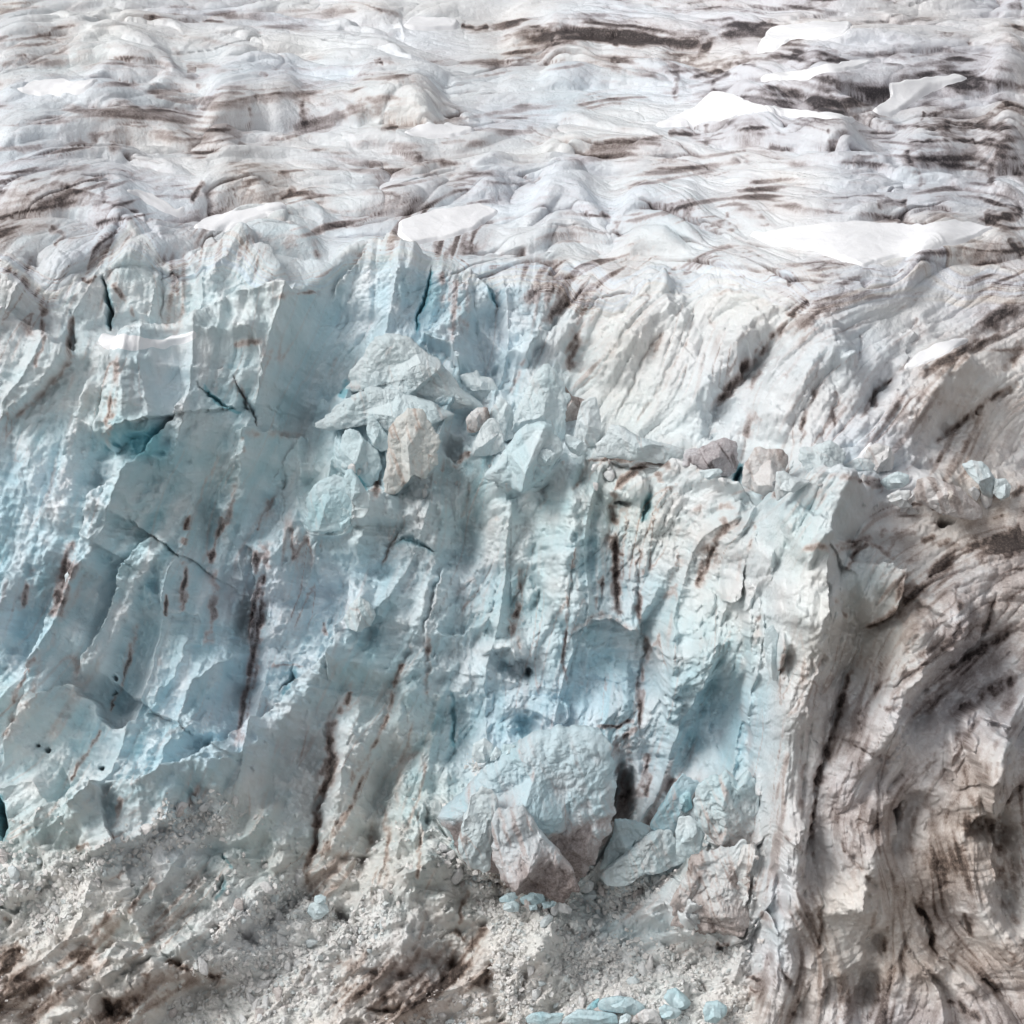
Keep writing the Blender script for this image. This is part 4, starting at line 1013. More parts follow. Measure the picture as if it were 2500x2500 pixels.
# ------------------------------------------------------------------ relief
X0 = BX; X = (U - .5) * 104; cliff = 1 - PLAT; S0 = S; S = (PY - 700) / 22
fx_, fy_ = bil(FX, (PX + 250) / 3000 * (ML - 1), (PY + 250) / 2975 * (ML - 1)), bil(FY, (PX + 250) / 3000 * (ML - 1), (PY + 250) / 2975 * (ML - 1))
wpx = fbm(X / 9, S / 9, 2, 30) * 3; wpy = fbm(X / 9, S / 9, 2, 31) * 3
pw = fbm(X0 / 30, S0 / 12, 2, 32) * 3
hum = billow(X0 / 34 + pw / 8, S0 / 15 + pw / 5, 3, 50, .5)
H += PLAT * SC * 3.4 * (hum - .45)
flank = ss(.74, .78, U + .01 * vn(U * 20, V * 20, 2)) * ss(.44, .5, V)
upper = ss(.26, .3, V) * (1 - ss(.44, .48, V)) * ss(.5, .6, U)
blueface = cliff * (1 - flank) * (1 - upper)
mid = fbm(X / 6 + wpx / 6, S / 7, 4, 70, .5)
ab = lambda L: np.sqrt(np.abs(L) + .004)
SF = .35 + .65 * STEEP
ab4 = ab(L4)
H += cliff * SF * (.9 * mid + .25 * L3 + .85 * (ab(L3) - .8) * (.6 + .3 * flank + .2 * upper) + .40 * (ab(L2) - .8) * (.6 + .3 * flank + .3 * upper) + .08 * L2 + .04 * L1)
H += cliff * SF * (1.5 * L4 * (1 - .4 * upper) - 2.4 * (ab4 - .8) * blueface + 1.5 * (ab4 - .8) * (flank + .5 * upper))
H += flank * SF * 2.0 * (billow(X / 7 + wpx / 4 + S / 16, S / 10, 5, 88, .55) - .5)
crag = ss(.27, .40, U) * blueface
H += blueface * (1.2 + 1.1 * crag) * (billow(X / 4.5 + wpx / 3 + S / 14, S / 6, 5, 80, .58) - .5)
H += crag * .7 * (billow(X / 1.7 + wpx / 2, S / 4.2, 4, 84, .6) - .5)
H += cliff * SF * .30 * (billow(X / 1.6 + S / 6, S / 1.9 + wpx, 4, 86, .6) - .5) * (1 - .4 * flank)
scal = worley(X / 1.15 + wpx * .35, S / .85 + wpy * .35, 3)
scm = ss(-.35, .35, fbm(X / 14, S / 14, 2, 90))
H += blueface * (1 - BOT) * (.12 + .16 * scm) * (ss(0, .9, scal) - .5) * 1.3
w2 = worley(X / 3.1 + wpx * .3, S / 2.6 + wpy * .3, 6)
H += blueface * .45 * (ss(0, 1, w2) - .5)
shelfz = np.exp(-((V - (.44 + .0)) / .03) ** 2) * ss(.30, .36, U)
H += shelfz * (1.6 * (billow(X / 4, S / 3, 3, 95) - .45) + .7 * (ss(0, 1, w2) - .5))
wf, wi = worley2(X / 2.9 + wpx * .3 + S / 6, S / 2.0, 21)
H += BOT * (1 - RUB) * .9 * (wi * ss(0, .25, wf)) + BOT * 2.0 * (billow(X / 3.6 + wpx / 3 + S / 7, S / 2.8, 5, 97, .6) - .5)
wf, wi = worley2(X / .62 + wpx * .2, S / .55, 22); H += RUB * .17 * (.5 + .5 * wi) * ss(0, .3, wf)
wf, wi = worley2(X / 2.0 + wpx * .2, S / 1.7, 23); H += RUB * .6 * (.5 + .5 * wi) * ss(0, .22, wf)
# snow patches lie on a smoothed bed
SNOW = [('long white snow patch filling the hollow at the right under the dark rocky-looking ice band', [(1830, 575), (2050, 548), (2250, 552), (2330, 545), (2425, 560), (2360, 590), (2200, 628), (2110, 655), (2060, 640), (1980, 610), (1880, 600)]),
        ('wedge of bare white snow in a hollow left of centre on the upper glacier', [(975, 545), (1060, 520), (1170, 505), (1215, 520), (1160, 560), (1080, 590), (1000, 600), (975, 580)]),
        ('smooth white snow sheet draped over a hummock above the big pale ice face', [(1600, 310), (1690, 270), (1740, 232), (1790, 235), (1850, 262), (2000, 280), (2100, 292), (2060, 300), (1850, 270), (1760, 290), (1660, 312)]),
        ('thin white snow strip lying across the brown ice near the upper right', [(1850, 195), (1960, 178), (2060, 160), (2130, 155), (2100, 170), (2000, 188), (1900, 200)]),
        ('forked white snow patch hanging over the brown ice bluff at upper right', [(2130, 275), (2180, 240), (2170, 210), (2250, 197), (2365, 190), (2330, 208), (2270, 220), (2230, 250), (2170, 285)]),
        ('white snow patch in a notch at the far left of the upper glacier', [(35, 230), (90, 205), (150, 200), (180, 212), (240, 205), (200, 230), (100, 235)]),
        ('small white snow patch beside the brown pit at the top centre', [(985, 70), (1000, 50), (1060, 52), (1120, 55), (1110, 72), (1040, 76)]),
        ('broad pale snow shelf against the dark ice wall at upper right', [(1850, 130), (1880, 75), (1990, 65), (2080, 62), (2060, 95), (1990, 102), (1930, 105), (1890, 128)]),
        ('small tilted diamond of white snow on the dirty slope at the right', [(2200, 905), (2240, 862), (2290, 840), (2350, 825), (2368, 828), (2300, 865), (2250, 890)]),
        ('thin tongue of white snow curling down a gully left of centre', [(300, 470), (370, 478), (430, 515), (455, 505), (440, 530), (400, 520), (350, 490)]),
        ('white snow tucked under the low mound left of the blue ice hump', [(470, 560), (520, 530), (600, 520), (680, 500), (700, 510), (600, 550), (530, 568)]),
        ('white snow on the rounded ledge right of the small brown lump in the upper middle', [(985, 335), (1020, 312), (1100, 308), (1160, 318), (1120, 335), (1060, 342)]),
        ('white snow lip along the ledge at the foot of the upper wall on the left', [(238, 830), (250, 815), (330, 828), (400, 826), (480, 815), (478, 825), (400, 840), (300, 850), (260, 848)]),
        ('small curved white snow scrap between two grey ice knobs on the right', [(2075, 1120), (2100, 1110), (2128, 1074), (2133, 1080), (2110, 1110), (2085, 1124)])]
lim = 4.6 * SC; H = H * (1 - PLAT) + PLAT * lim * np.tanh(H / lim)
HB = blur(H, 10 * Q)
dep = (BY + NY * HB) * cp - (BZ + NZ * HB - CAMZ) * sp; PXs = (BX / dep / TH + 1) * 1250; PYs = (1 - ((BY + NY * HB) * sp + (BZ + NZ * HB - CAMZ) * cp) / dep / TH) * 1250
SM = []
for lab, p in SNOW:
    m = blur(inpoly(p, PXs + WOB * .6, PYs + WOB2 * .6).astype(f4), 2)
    SM.append(m); k = np.minimum(1, blur(m, 3) * 1.6); H = H * (1 - k) + (HB + 0) * k

H0 = H.copy()
# detail laid along the true length of the raised surface, so that steep risers are not smeared
GY = BY + NY * H; GZ = BZ + NZ * H
S1 = np.zeros_like(T); S1[1:] = np.cumsum(np.hypot(np.diff(blur(GY, 2), axis=0), np.diff(blur(GZ, 2), axis=0)), axis=0)
snowk = np.zeros_like(T)
for m in SM: snowk = np.maximum(snowk, m)
hum2 = billow(X0 / 16 + pw / 4, S1 / 8 + pw / 4, 4, 60, .5)
H2 = PLAT * (1 - snowk) * SC * (1.0 * (hum2 - .45) + .40 * (billow(X0 / 6.5 + pw / 3, S1 / 3, 4, 64, .55) - .5))
crev = PLAT * (1 - snowk) * np.exp(-(np.abs(fbm(X0 / 26 + pw / 8, S0 / 5 + pw / 12, 3, 66, .5)) / .024) ** 2) * ss(-.25, .2, fbm(X0 / 18, S0 / 14, 2, 68))
H2 -= SC * 1.0 * crev
B3 = [blur(a, 3) for a in (BX, GY, GZ)]; gu = [np.gradient(a, axis=1) for a in B3]; gv = [np.gradient(a, axis=0) for a in B3]
N1 = np.stack([gu[2] * gv[1] - gu[1] * gv[2], gu[0] * gv[2] - gu[2] * gv[0], gu[1] * gv[0] - gu[0] * gv[1]], -1); N1 /= np.linalg.norm(N1, axis=2, keepdims=True) + 1e-9
N1 *= np.sign(N1[..., 2].mean())
SWELL = np.zeros_like(T)
for kw in BLOCKS:
    off = kw.get('off', 0); P = gp(kw['g'], kw['pts']); xs = [p[0] for p in P]; ys = [p[1] for p in P]; m = 60
    sl_ = win(min(xs) - m, max(xs) + m, min(ys) - m, max(ys) + m)
    mk = blur(inpoly([(a, b + 6) for a, b in P], PX[sl_] + WOB[sl_], PY[sl_] + WOB2[sl_]).astype(f4), 9 * Q)
    SWELL[sl_] = np.maximum(SWELL[sl_], min(off * .8, 3.2) * ss(.05, .95, mk))
GX = BX + N1[..., 0] * H2; GY = BY + NY * H + N1[..., 1] * H2 - SWELL; GZ = BZ + NZ * H + N1[..., 2] * H2
dep = GY * cp - (GZ - CAMZ) * sp; upc = GY * sp + (GZ - CAMZ) * cp
U2 = (GX / dep / TH + 1) / 2; V2 = (1 - upc / dep / TH) / 2; PX2 = U2 * 2500; PY2 = V2 * 2500
L1, L2, L3 = mp(L1m, PX2, PY2), mp(L2m, PX2, PY2), mp(L3m, PX2, PY2)
features('D', PX2, PY2)
BLU = region("""2 2 1 1 1 1 1 1 1 1 1 0 0 0 0 0
2 2 3 2 2 3 2 2 3 3 2 0 1 0 0 0
2 1 1 1 1 1 1 1 1 1 1 1 1 1 2 1
3 3 2 3 4 3 2 2 2 2 3 2 1 1 1 1
3 4 4 4 4 5 6 5 4 2 2 2 2 1 1 1
4 4 6 6 6 6 6 6 4 3 2 2 3 2 2 1
5 5 6 6 5 6 6 5 6 4 3 3 2 2 1 2
6 6 6 7 5 5 5 6 5 4 4 4 4 3 2 1
7 6 8 6 5 6 5 6 6 5 4 2 4 3 1 1
7 6 7 7 6 6 6 6 6 6 6 3 3 3 3 2
7 6 6 6 6 6 6 6 6 7 6 8 3 2 2 2
6 6 6 6 4 4 6 8 6 7 7 9 3 1 1 2
6 6 7 5 5 3 5 5 6 4 6 5 2 1 1 1
5 4 4 4 5 3 5 4 4 5 4 5 2 2 1 2
3 3 4 4 3 3 3 3 3 4 4 4 2 2 1 2
2 2 3 3 2 2 1 1 2 4 5 2 1 1 1 1""")
GRI = region("""3 2 2 2 1 1 1 3 4 4 5 5 4 3 2 3
3 2 2 1 3 2 2 1 1 1 3 5 5 6 6 6
2 3 3 3 2 2 2 2 2 2 3 3 3 3 5 6
5 3 3 3 3 3 3 2 2 3 2 3 3 4 3 5
4 3 3 2 2 1 2 2 5 3 1 2 5 3 3 5
4 4 2 2 2 2 2 2 3 4 2 3 3 3 4 5
3 3 1 2 2 2 2 3 2 2 2 2 3 4 5 5
2 2 1 2 2 2 3 2 2 2 3 4 3 4 5 5
1 2 1 2 4 2 3 2 2 3 4 4 1 3 5 7
2 3 1 3 4 2 2 3 2 3 4 3 2 3 5 6
2 3 2 3 4 2 2 2 3 3 3 2 3 4 6 7
2 2 2 2 4 4 3 2 3 3 4 2 4 5 6 5
2 3 2 3 4 4 3 3 4 5 5 3 5 6 6 6
3 3 3 3 4 4 4 4 5 5 4 4 5 5 7 6
4 4 4 3 4 4 5 4 3 3 4 5 5 5 6 6
7 6 6 5 5 5 7 7 4 3 3 6 5 6 7 6""")

# ------------------------------------------------------------------ grime and ice hue of every point
X = (U2 - .5) * 104 * (1 - PLAT) + X0 * PLAT; S = (PY2 - 700) / 22 * (1 - PLAT) + S1 * PLAT
DT *= 1 - snowk
lev = GRI - .04 * BOT + .10 * fbm(X / 11, S / 8, 3, 111) + .05 * flank - .10 * blueface * (1 - BOT)
n4 = fbm(X / 5, S / 5, 4, 110)
crease = PLAT * ss(.48, .2, hum) * .5 + PLAT * ss(.40, .12, hum2) * .5
dirt = np.clip(lev, 0, 1) ** 1.5 * (.54 + .30 * n4) * (1 - .25 * PLAT) + lev * (.055 * L1 + .075 * L2 + .04 * L3) * (1 - .35 * flank)
dirt += PLAT * (.01 + .06 * ss(-.3, .5, n4 + .25 * L2)) + PLAT * .11 * np.abs(L1) * ss(-.2, .5, n4)
dirt += .42 * lev * ss(1.0, 2.3, .75 * L1 + .75 * L2 + 1.2 * n4) + (.75 * crease * (.6 + .5 * n4 + .25 * L1) + .30 * PLAT * ss(.9, 2.0, L2 + .9 * L1) ) * ss(-.1, .35, lev + .3 * n4)
lines = np.exp(-(np.abs(L2) / .10) ** 2) * ss(-.1, .5, n4 + .5 * L3 * .3) + .9 * np.exp(-(np.abs(L3) / .07) ** 2) * ss(0, .4, fbm(X / 6, S / 6, 3, 115))
dirt += cliff * lines * np.clip(.16 + .62 * lev, 0, .5) * (1 - .4 * flank) * (1 - RUB) + PLAT * lines * .34 * ss(-.1, .4, n4)
grit = fbm(X / 1.3, S / 1.3, 4, 117, .65)
dirt = np.maximum(dirt, DT * np.clip(.80 + .26 * L1 + .16 * L2 + .25 * n4 + .75 * grit, .1, 1.25) + .4 * dirt)  # DT brings the shadow gap's painted dark in with the dirt
dirt += .22 * lev * grit + .5 * crev * np.clip(.45 + grit + .8 * lev, 0, 1)
dirt = np.clip(dirt * (1 - .75 * WH) * (1 - .8 * RUB), 0, 1)
blue = BLU * (.75 + .35 * fbm(X / 7, S / 7, 3, 120) + .12 * L2) + .35 * blueface * (.5 - ss(0, 1, w2)) * .6 + BL
blue = np.clip(blue * (1 - .6 * WH) * (1 - .5 * RUB), 0, 1)
warm = np.clip(.5 + .1 * BOT + .25 * flank + .6 * fbm(X / 12, S / 12, 2, 130) + .25 * BOT - .25 * PLAT, 0, 1)     # 0 grey-black grit, 1 brown silt

# ------------------------------------------------------------------ ice material: grime / hue per vertex, fine grain in nodes
def ice_material(name, snow=False):
    m = bpy.data.materials.new(name); m.use_nodes = True; t = m.node_tree; N = t.nodes; Lk = t.links
    b = N['Principled BSDF']; b.inputs['Roughness'].default_value = .62; b.inputs['Specular IOR Level'].default_value = .3
    tc = N.new('ShaderNodeTexCoord')
    def noise(scale, det, rough=.6):
        q = N.new('ShaderNodeTexNoise'); q.inputs['Scale'].default_value = scale; q.inputs['Detail'].default_value = det
        q.inputs['Roughness'].default_value = rough; Lk.new(tc.outputs['Object'], q.inputs['Vector']); return q
    def mixc(fac, a, c):
        q = N.new('ShaderNodeMix'); q.data_type = 'RGBA'
        for s, v in ((q.inputs[0], fac), (q.inputs[6], a), (q.inputs[7], c)):
            if isinstance(v, (tuple, float, int)): s.default_value = v
            else: Lk.new(v, s)
        return q.outputs[2]
    def math_(op, a, c, cl=False):
        q = N.new('ShaderNodeMath'); q.operation = op; q.use_clamp = cl
        for s, v in ((q.inputs[0], a), (q.inputs[1], c)):
            if isinstance(v, (float, int)): s.default_value = v
            else: Lk.new(v, s)
        return q.outputs[0]
    n1 = noise(5.0, 6); n2 = noise(1.1, 5)
    if snow:
        col = mixc(n2.outputs[0], (.80, .81, .84, 1), (.88, .88, .89, 1)); Lk.new(col, b.inputs['Base Color'])
    else:
        at = N.new('ShaderNodeAttribute'); at.attribute_name = 'grime'; sp_ = N.new('ShaderNodeSeparateColor'); Lk.new(at.outputs['Color'], sp_.inputs[0])
        d, bl, wm = sp_.outputs[0], sp_.outputs[1], sp_.outputs[2]
        grain = math_('MULTIPLY_ADD', n1.outputs[0], 1.0); N[grain.node.name].inputs[2].default_value = -.5
        d2 = math_('ADD', d, math_('MULTIPLY', math_('MULTIPLY', grain, d), 1.1), True)
        cr = N.new('ShaderNodeValToRGB'); e = cr.color_ramp; e.elements[0].color = (1, 1, 1, 1); e.elements[1].position = 1.0; e.elements[1].color = (.31, .66, .75, 1)
        q = e.elements.new(.4); q.color = (.80, .93, .97, 1)
        q = e.elements.new(.72); q.color = (.59, .83, .90, 1); Lk.new(bl, cr.inputs[0])
        wht = mixc(wm, (.73, .755, .80, 1), (.78, .75, .72, 1))
        mu = N.new('ShaderNodeMix'); mu.data_type = 'RGBA'; mu.blend_type = 'MULTIPLY'; mu.inputs[0].default_value = 1; Lk.new(wht, mu.inputs[6]); Lk.new(cr.outputs[0], mu.inputs[7]); clean = mu.outputs[2]
        silt = mixc(wm, (.17, .15, .155, 1), (.235, .18, .15, 1))
        dark = mixc(wm, (.035, .03, .034, 1), (.055, .042, .036, 1))
        light = mixc(wm, (.52, .50, .53, 1), (.58, .515, .47, 1))
        a = math_('MULTIPLY', d2, 2.6, True); c1 = mixc(a, clean, light)
        bq = math_('SUBTRACT', math_('MULTIPLY', d2, 2.2), .55, True); c2 = mixc(bq, c1, silt)
        cq = math_('SUBTRACT', math_('MULTIPLY', d2, 3.0), 2.05, True); c3 = mixc(cq, c2, dark)
        Lk.new(c3, b.inputs['Base Color'])
    bp = N.new('ShaderNodeBump'); bp.inputs['Strength'].default_value = .85 if not snow else .3; bp.inputs['Distance'].default_value = .28
    hh = math_('ADD', n2.outputs[0], math_('MULTIPLY', n1.outputs[0], .45)); Lk.new(hh, bp.inputs['Height']); Lk.new(bp.outputs[0], b.inputs['Normal'])
    return m
ICE = ice_material('glacier_ice'); SNOWM = ice_material('old_snow', True)

def tag(o, label=None, cat=None, group=None, kind=None):
    for k, v in (('label', label), ('category', cat), ('group', group), ('kind', kind)):
        if v: o[k] = v
    return o
def mesh_np(name, co_, faces, mat, col=None, normals=None, loc=(0, 0, 0)):
    me = bpy.data.meshes.new(name); nv, nf = len(co_), len(faces); k = faces.shape[1]
    me.vertices.add(nv); me.vertices.foreach_set('co', np.ascontiguousarray(co_ - np.array(loc), f4).ravel())
    me.loops.add(nf * k); me.loops.foreach_set('vertex_index', faces.astype(np.int32).ravel())
    me.polygons.add(nf); me.polygons.foreach_set('loop_start', np.arange(0, nf * k, k, dtype=np.int32))
    me.update(calc_edges=True); me.polygons.foreach_set('use_smooth', np.ones(nf, bool))
    if col is not None:
        a = me.attributes.new('grime', 'FLOAT_COLOR', 'POINT'); a.data.foreach_set('color', np.concatenate([col, np.ones((nv, 1))], 1).astype(f4).ravel())
    if normals is not None: me.normals_split_custom_set_from_vertices(normals)
    me.materials.append(mat); o = bpy.data.objects.new(name, me); o.location = loc; C.objects.link(o); return o
P3 = np.stack([GX, GY, GZ], -1); COL = np.stack([dirt, blue, warm], -1)
du = np.gradient(P3, axis=1); dv = np.gradient(P3, axis=0); NN = np.cross(dv, du); NN /= np.linalg.norm(NN, axis=2, keepdims=True) + 1e-9
if NN[..., 2].mean() < 0: NN = -NN; FLIP = True
else: FLIP = False
def subgrid(mask):                        # faces of the cells picked by mask (NR-1, NC-1) -> vertex ids, quads
    r, c = np.nonzero(mask); a = r * NC + c; q = np.stack([a, a + NC, a + NC + 1, a + 1], 1)
    if FLIP: pass
    ids, inv = np.unique(q.ravel(), return_inverse=True); return ids, inv.reshape(-1, 4)
Uc, Vc = U[:-1, :-1] + WOB[:-1, :-1] / 900, V[:-1, :-1] + WOB2[:-1, :-1] / 900
top_edge = .268 + .01 * np.sin(Uc * 9); right_edge = np.interp(Vc, [.44, .50, .55, .6, .66, .75, .8, .85, .9, .95, 1.1], [.80, .745, .725, .73, .735, .75, .74, .745, .76, .745, .74])
bot_edge = np.interp(Uc, [0, .1, .25, .35, .45, .55, .62, .75], [.83, .80, .79, .77, .86, .87, .83, .80])
isP = Vc < top_edge; isF = ~isP & (Vc > .45) & (Uc > right_edge); isB = ~isP & ~isF & (Vc > bot_edge); isC = ~(isP | isF | isB)
Pf, Cf, Nf = P3.reshape(-1, 3), COL.reshape(-1, 3), NN.reshape(-1, 3)
for nm, mk in (('glacier_plateau', isP), ('ice_cliff', isC), ('dirty_ice_flank', isF), ('rubble_slope', isB)):
    ids, q = subgrid(mk); tag(mesh_np(nm, Pf[ids], q, ICE, Cf[ids]), kind='structure')
# moraine ground reaching the horizon below and behind
gm = bpy.data.materials.new('moraine'); gm.use_nodes = True; gb = gm.node_tree.nodes['Principled BSDF']; gb.inputs['Roughness'].default_value = .9
gn = gm.node_tree.nodes.new('ShaderNodeTexNoise'); gn.inputs['Scale'].default_value = .4; gn.inputs['Detail'].default_value = 8
gr = gm.node_tree.nodes.new('ShaderNodeValToRGB'); gr.color_ramp.elements[0].color = (.12, .11, .10, 1); gr.color_ramp.elements[1].color = (.32, .30, .28, 1)
gtc = gm.node_tree.nodes.new('ShaderNodeTexCoord'); gm.node_tree.links.new(gtc.outputs['Object'], gn.inputs['Vector']); gm.node_tree.links.new(gn.outputs[0], gr.inputs[0]); gm.node_tree.links.new(gr.outputs[0], gb.inputs['Base Color'])
zlow = float(GZ.min()) - 2
gv_ = np.array([[-6000, -6000, zlow], [6000, -6000, zlow], [6000, 6000, zlow], [-6000, 6000, zlow]], f4)
tag(mesh_np('ground', gv_, np.array([[0, 1, 2, 3]]), gm), kind='structure')

# snow patches
for (lab, p), m in zip(SNOW, SM):
    mk = (m[:-1, :-1] > .05); ids, q = subgrid(mk)
    th = (ss(.05, .9, m) * .55 - .12 + .12 * ss(.3, 1, m) * fbm(X / 2.5, S / 2.5, 3, 140)).reshape(-1)[ids] * SC.reshape(-1)[ids]
    hb = (HB - H).reshape(-1)[ids]
    n3 = np.stack([NX, NY, NZ], -1).reshape(-1, 3)[ids]
    pos = Pf[ids] + n3 * (th + hb * 0)[:, None]
    c = pos.mean(0); o = mesh_np('snow_patch', pos, q, SNOWM, loc=tuple(float(z) for z in c))
    tag(o, lab, 'snow patch', 'snow patches on the glacier')

# ------------------------------------------------------------------ single blocks and seracs
P30 = np.stack([BX, BY + NY * H0, BZ + NZ * H0], -1)
def cell(px, py): return (min(NR - 1, int(np.searchsorted(vrow, py / 2500))), min(NC - 1, int(np.searchsorted(urow, px / 2500))))
def tdepth(px, py):
    r, c = cell(px, py); p = P30[r, c]; return float(p[1] * cp - (p[2] - CAMZ) * sp)
def block(label, g, pts, thick=.5, off=0.0, blue_=.5, grime=.15, planes=(), seed=0, rough=.5, cat='serac', name='serac', anchor=None, wm=.6, dz=0, group=None, facets=6, k=.75, parent=None):
    P = np.array(gp(g, pts), float)
    rr = np.random.default_rng(seed + 100)
    P = P.copy(); qa = P; qb = np.roll(P, -1, 0); cr_ = qa[:, 0] * qb[:, 1] - qb[:, 0] * qa[:, 1]; cx, cy = (((qa + qb) * cr_[:, None]).sum(0) / (3 * cr_.sum()) + (P.min(0) + P.max(0)) / 2) / 2; ax, ay = anchor if anchor else (cx, P[:, 1].max() - (P[:, 1].max() - P[:, 1].min()) * .15)
    t0 = tdepth(ax, ay) - off; rx0, ry0, rz0 = ray(cx / 2500, cy / 2500); Y0 = ry0 * t0
    def onplane(px, py): a, b, c = ray(px / 2500, py / 2500); tt = Y0 / b; return a * tt, CAMZ + c * tt
    ox, oz = onplane(cx, cy); W = []
    for px, py in P: a, b = onplane(px, py); W.append((a - ox, b - oz))
    W = np.array(W); size = float(np.ptp(W, axis=0).min()); big = float(np.ptp(W, axis=0).max()); sx, sz = np.ptp(W[:, 0]) / 2, np.ptp(W[:, 1]) / 2; sy = size * thick * 1.25
    nt_ = int(max(110, min(420, big / .05))); nf_ = nt_ // 3; npz = nf_ + 8
    TT = np.linspace(-np.pi, np.pi, nt_, endpoint=False); RR = np.full(nt_, .02)
    for a, b in zip(W, np.roll(W, -1, 0)):
        e = b - a; dxx, dyy = np.cos(TT), np.sin(TT); den = dxx * e[1] - dyy * e[0]; den = np.where(np.abs(den) < 1e-9, 1e-9, den)
        t_ = (a[0] * e[1] - a[1] * e[0]) / den; s_2 = (a[0] * dyy - a[1] * dxx) / den
        RR = np.where((t_ > 0) & (s_2 >= 0) & (s_2 <= 1), np.maximum(RR, t_), RR)
    RR = (np.roll(RR, 1) + 2 * RR + np.roll(RR, -1)) / 4
    jag = fbm(np.cos(TT) * RR / .9 + seed * 7, np.sin(TT) * RR / .9, 4, seed + 3, .6); RR = RR * (1 + np.clip((.25 + rough) * .9 / max(size, 2), 0, .14) * jag)
    rho = np.concatenate([np.linspace(.01, 1, nf_) ** .85, np.linspace(.95, .1, 8)]); front = np.concatenate([np.ones(nf_), np.zeros(8)])
    tt, ro = np.meshgrid(TT, rho); fr = np.tile(front[:, None], (1, nt_)).ravel(); rr_ = np.tile(RR, (npz, 1))
    x = (np.cos(tt) * rr_ * ro).ravel(); z = (np.sin(tt) * rr_ * ro).ravel(); ro = ro.ravel()
    prof = np.sqrt(np.maximum(0, 1 - ro ** (2.2 + 2 * (.75 - k) * 4)))
    y = np.where(fr > 0, -sy * prof, sy * .7 * prof)
    cuts = [(np.array(q[:3], float), q[3]) for q in planes]
    for _ in range(max(0, facets + 6)):
        v = np.array([rr.uniform(-1.1, 1.1), -rr.uniform(.35, 1), rr.uniform(-.9, 1.1)]); cuts.append((v, rr.uniform(.34, .7)))
    for v, c in cuts:
        v = v / np.linalg.norm(v)
        pl = sy * (c - v[0] * x / sx - v[2] * z / sz) / min(v[1], -.12); y = np.where(fr > 0, np.maximum(y, np.minimum(pl, -.16 * sy * (1 - ro ** 5))), y)
    us = x + seed * 31.0; vs_ = z + seed * 17.0
    nz = fbm(us / 2.4, vs_ / 2.8, 5, seed, .55); nz2 = billow(us / 2.0, vs_ / 2.6, 4, seed + 5, .55)
    sc_ = worley(us / .8 + nz, vs_ / .65, seed + 2)
    amp = rough * min(1.0, size * .16); edge = ss(1.0, .8, ro) * .8 + .2
    nz3 = billow(us / .7 + nz, vs_ / .9, 4, seed + 7, .6); fl_ = fbm((us + vs_ * .35) / .55, vs_ / 3.5, 3, seed + 15)
    y = y + fr * edge * amp * (-1.0 * nz - 1.1 * (nz2 - .5) - .14 * (ss(0, .9, sc_) - .5)) - fr * edge * min(1, .4 + rough) * (.17 * (nz3 - .5) + .10 * fl_)
    x = np.concatenate([x, [0, 0]]); z = np.concatenate([z, [0, 0]]); y = np.concatenate([y, [y[:nt_].mean(), y[-nt_:].mean()]]); nz = np.concatenate([nz, [0, 0]]); nz2 = np.concatenate([nz2, [.5, .5]])
    co_ = np.stack([x + ox, y + Y0, z + oz], 1)
    fs = []
    idx = np.arange(npz * nt_).reshape(npz, nt_); nx_ = np.roll(idx, -1, 1)
    q = np.stack([idx[:-1].ravel(), idx[1:].ravel(), nx_[1:].ravel(), nx_[:-1].ravel()], 1)
    n0 = npz * nt_; capa = np.stack([np.full(nt_, n0), idx[0], nx_[0], nx_[0]], 1); capb = np.stack([np.full(nt_, n0 + 1), nx_[-1], idx[-1], idx[-1]], 1)
    me = bpy.data.meshes.new(name); faces = [tuple(int(v) for v in f) for f in q] + [(n0, int(f[1]), int(f[2])) for f in capa] + [(n0 + 1, int(f[1]), int(f[2])) for f in capb]
    base = (ox, Y0, float(co_[:, 2].min()))
    me.from_pydata([tuple(v) for v in (co_ - np.array(base))], [], faces); me.validate()
    me.polygons.foreach_set('use_smooth', np.ones(len(me.polygons), bool))
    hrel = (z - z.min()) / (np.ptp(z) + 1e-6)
    stre = fbm((x + z * .35 + nz * .5) / .55, z / 4 + seed, 4, seed + 9); st2 = fbm((x + z * .35) / 1.7 + seed, z / 7, 3, seed + 12)
    lin = np.exp(-(np.abs(st2) / .035) ** 2) * ss(-.2, .3, nz)
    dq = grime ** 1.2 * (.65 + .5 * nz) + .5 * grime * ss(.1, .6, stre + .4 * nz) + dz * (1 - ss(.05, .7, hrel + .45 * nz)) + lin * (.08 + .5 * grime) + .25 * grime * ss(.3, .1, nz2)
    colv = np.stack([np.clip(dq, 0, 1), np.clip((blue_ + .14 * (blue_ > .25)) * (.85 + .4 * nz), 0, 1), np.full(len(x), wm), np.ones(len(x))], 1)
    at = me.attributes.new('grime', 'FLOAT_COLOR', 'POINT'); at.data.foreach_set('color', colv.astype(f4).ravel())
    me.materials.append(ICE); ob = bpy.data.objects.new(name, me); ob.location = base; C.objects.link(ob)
    if parent: par = bpy.data.objects[parent]; ob.parent = par; ob.location = Vector(base) - par.location; return ob
    return tag(ob, label, cat, group)

for kw in BLOCKS: block(**kw)

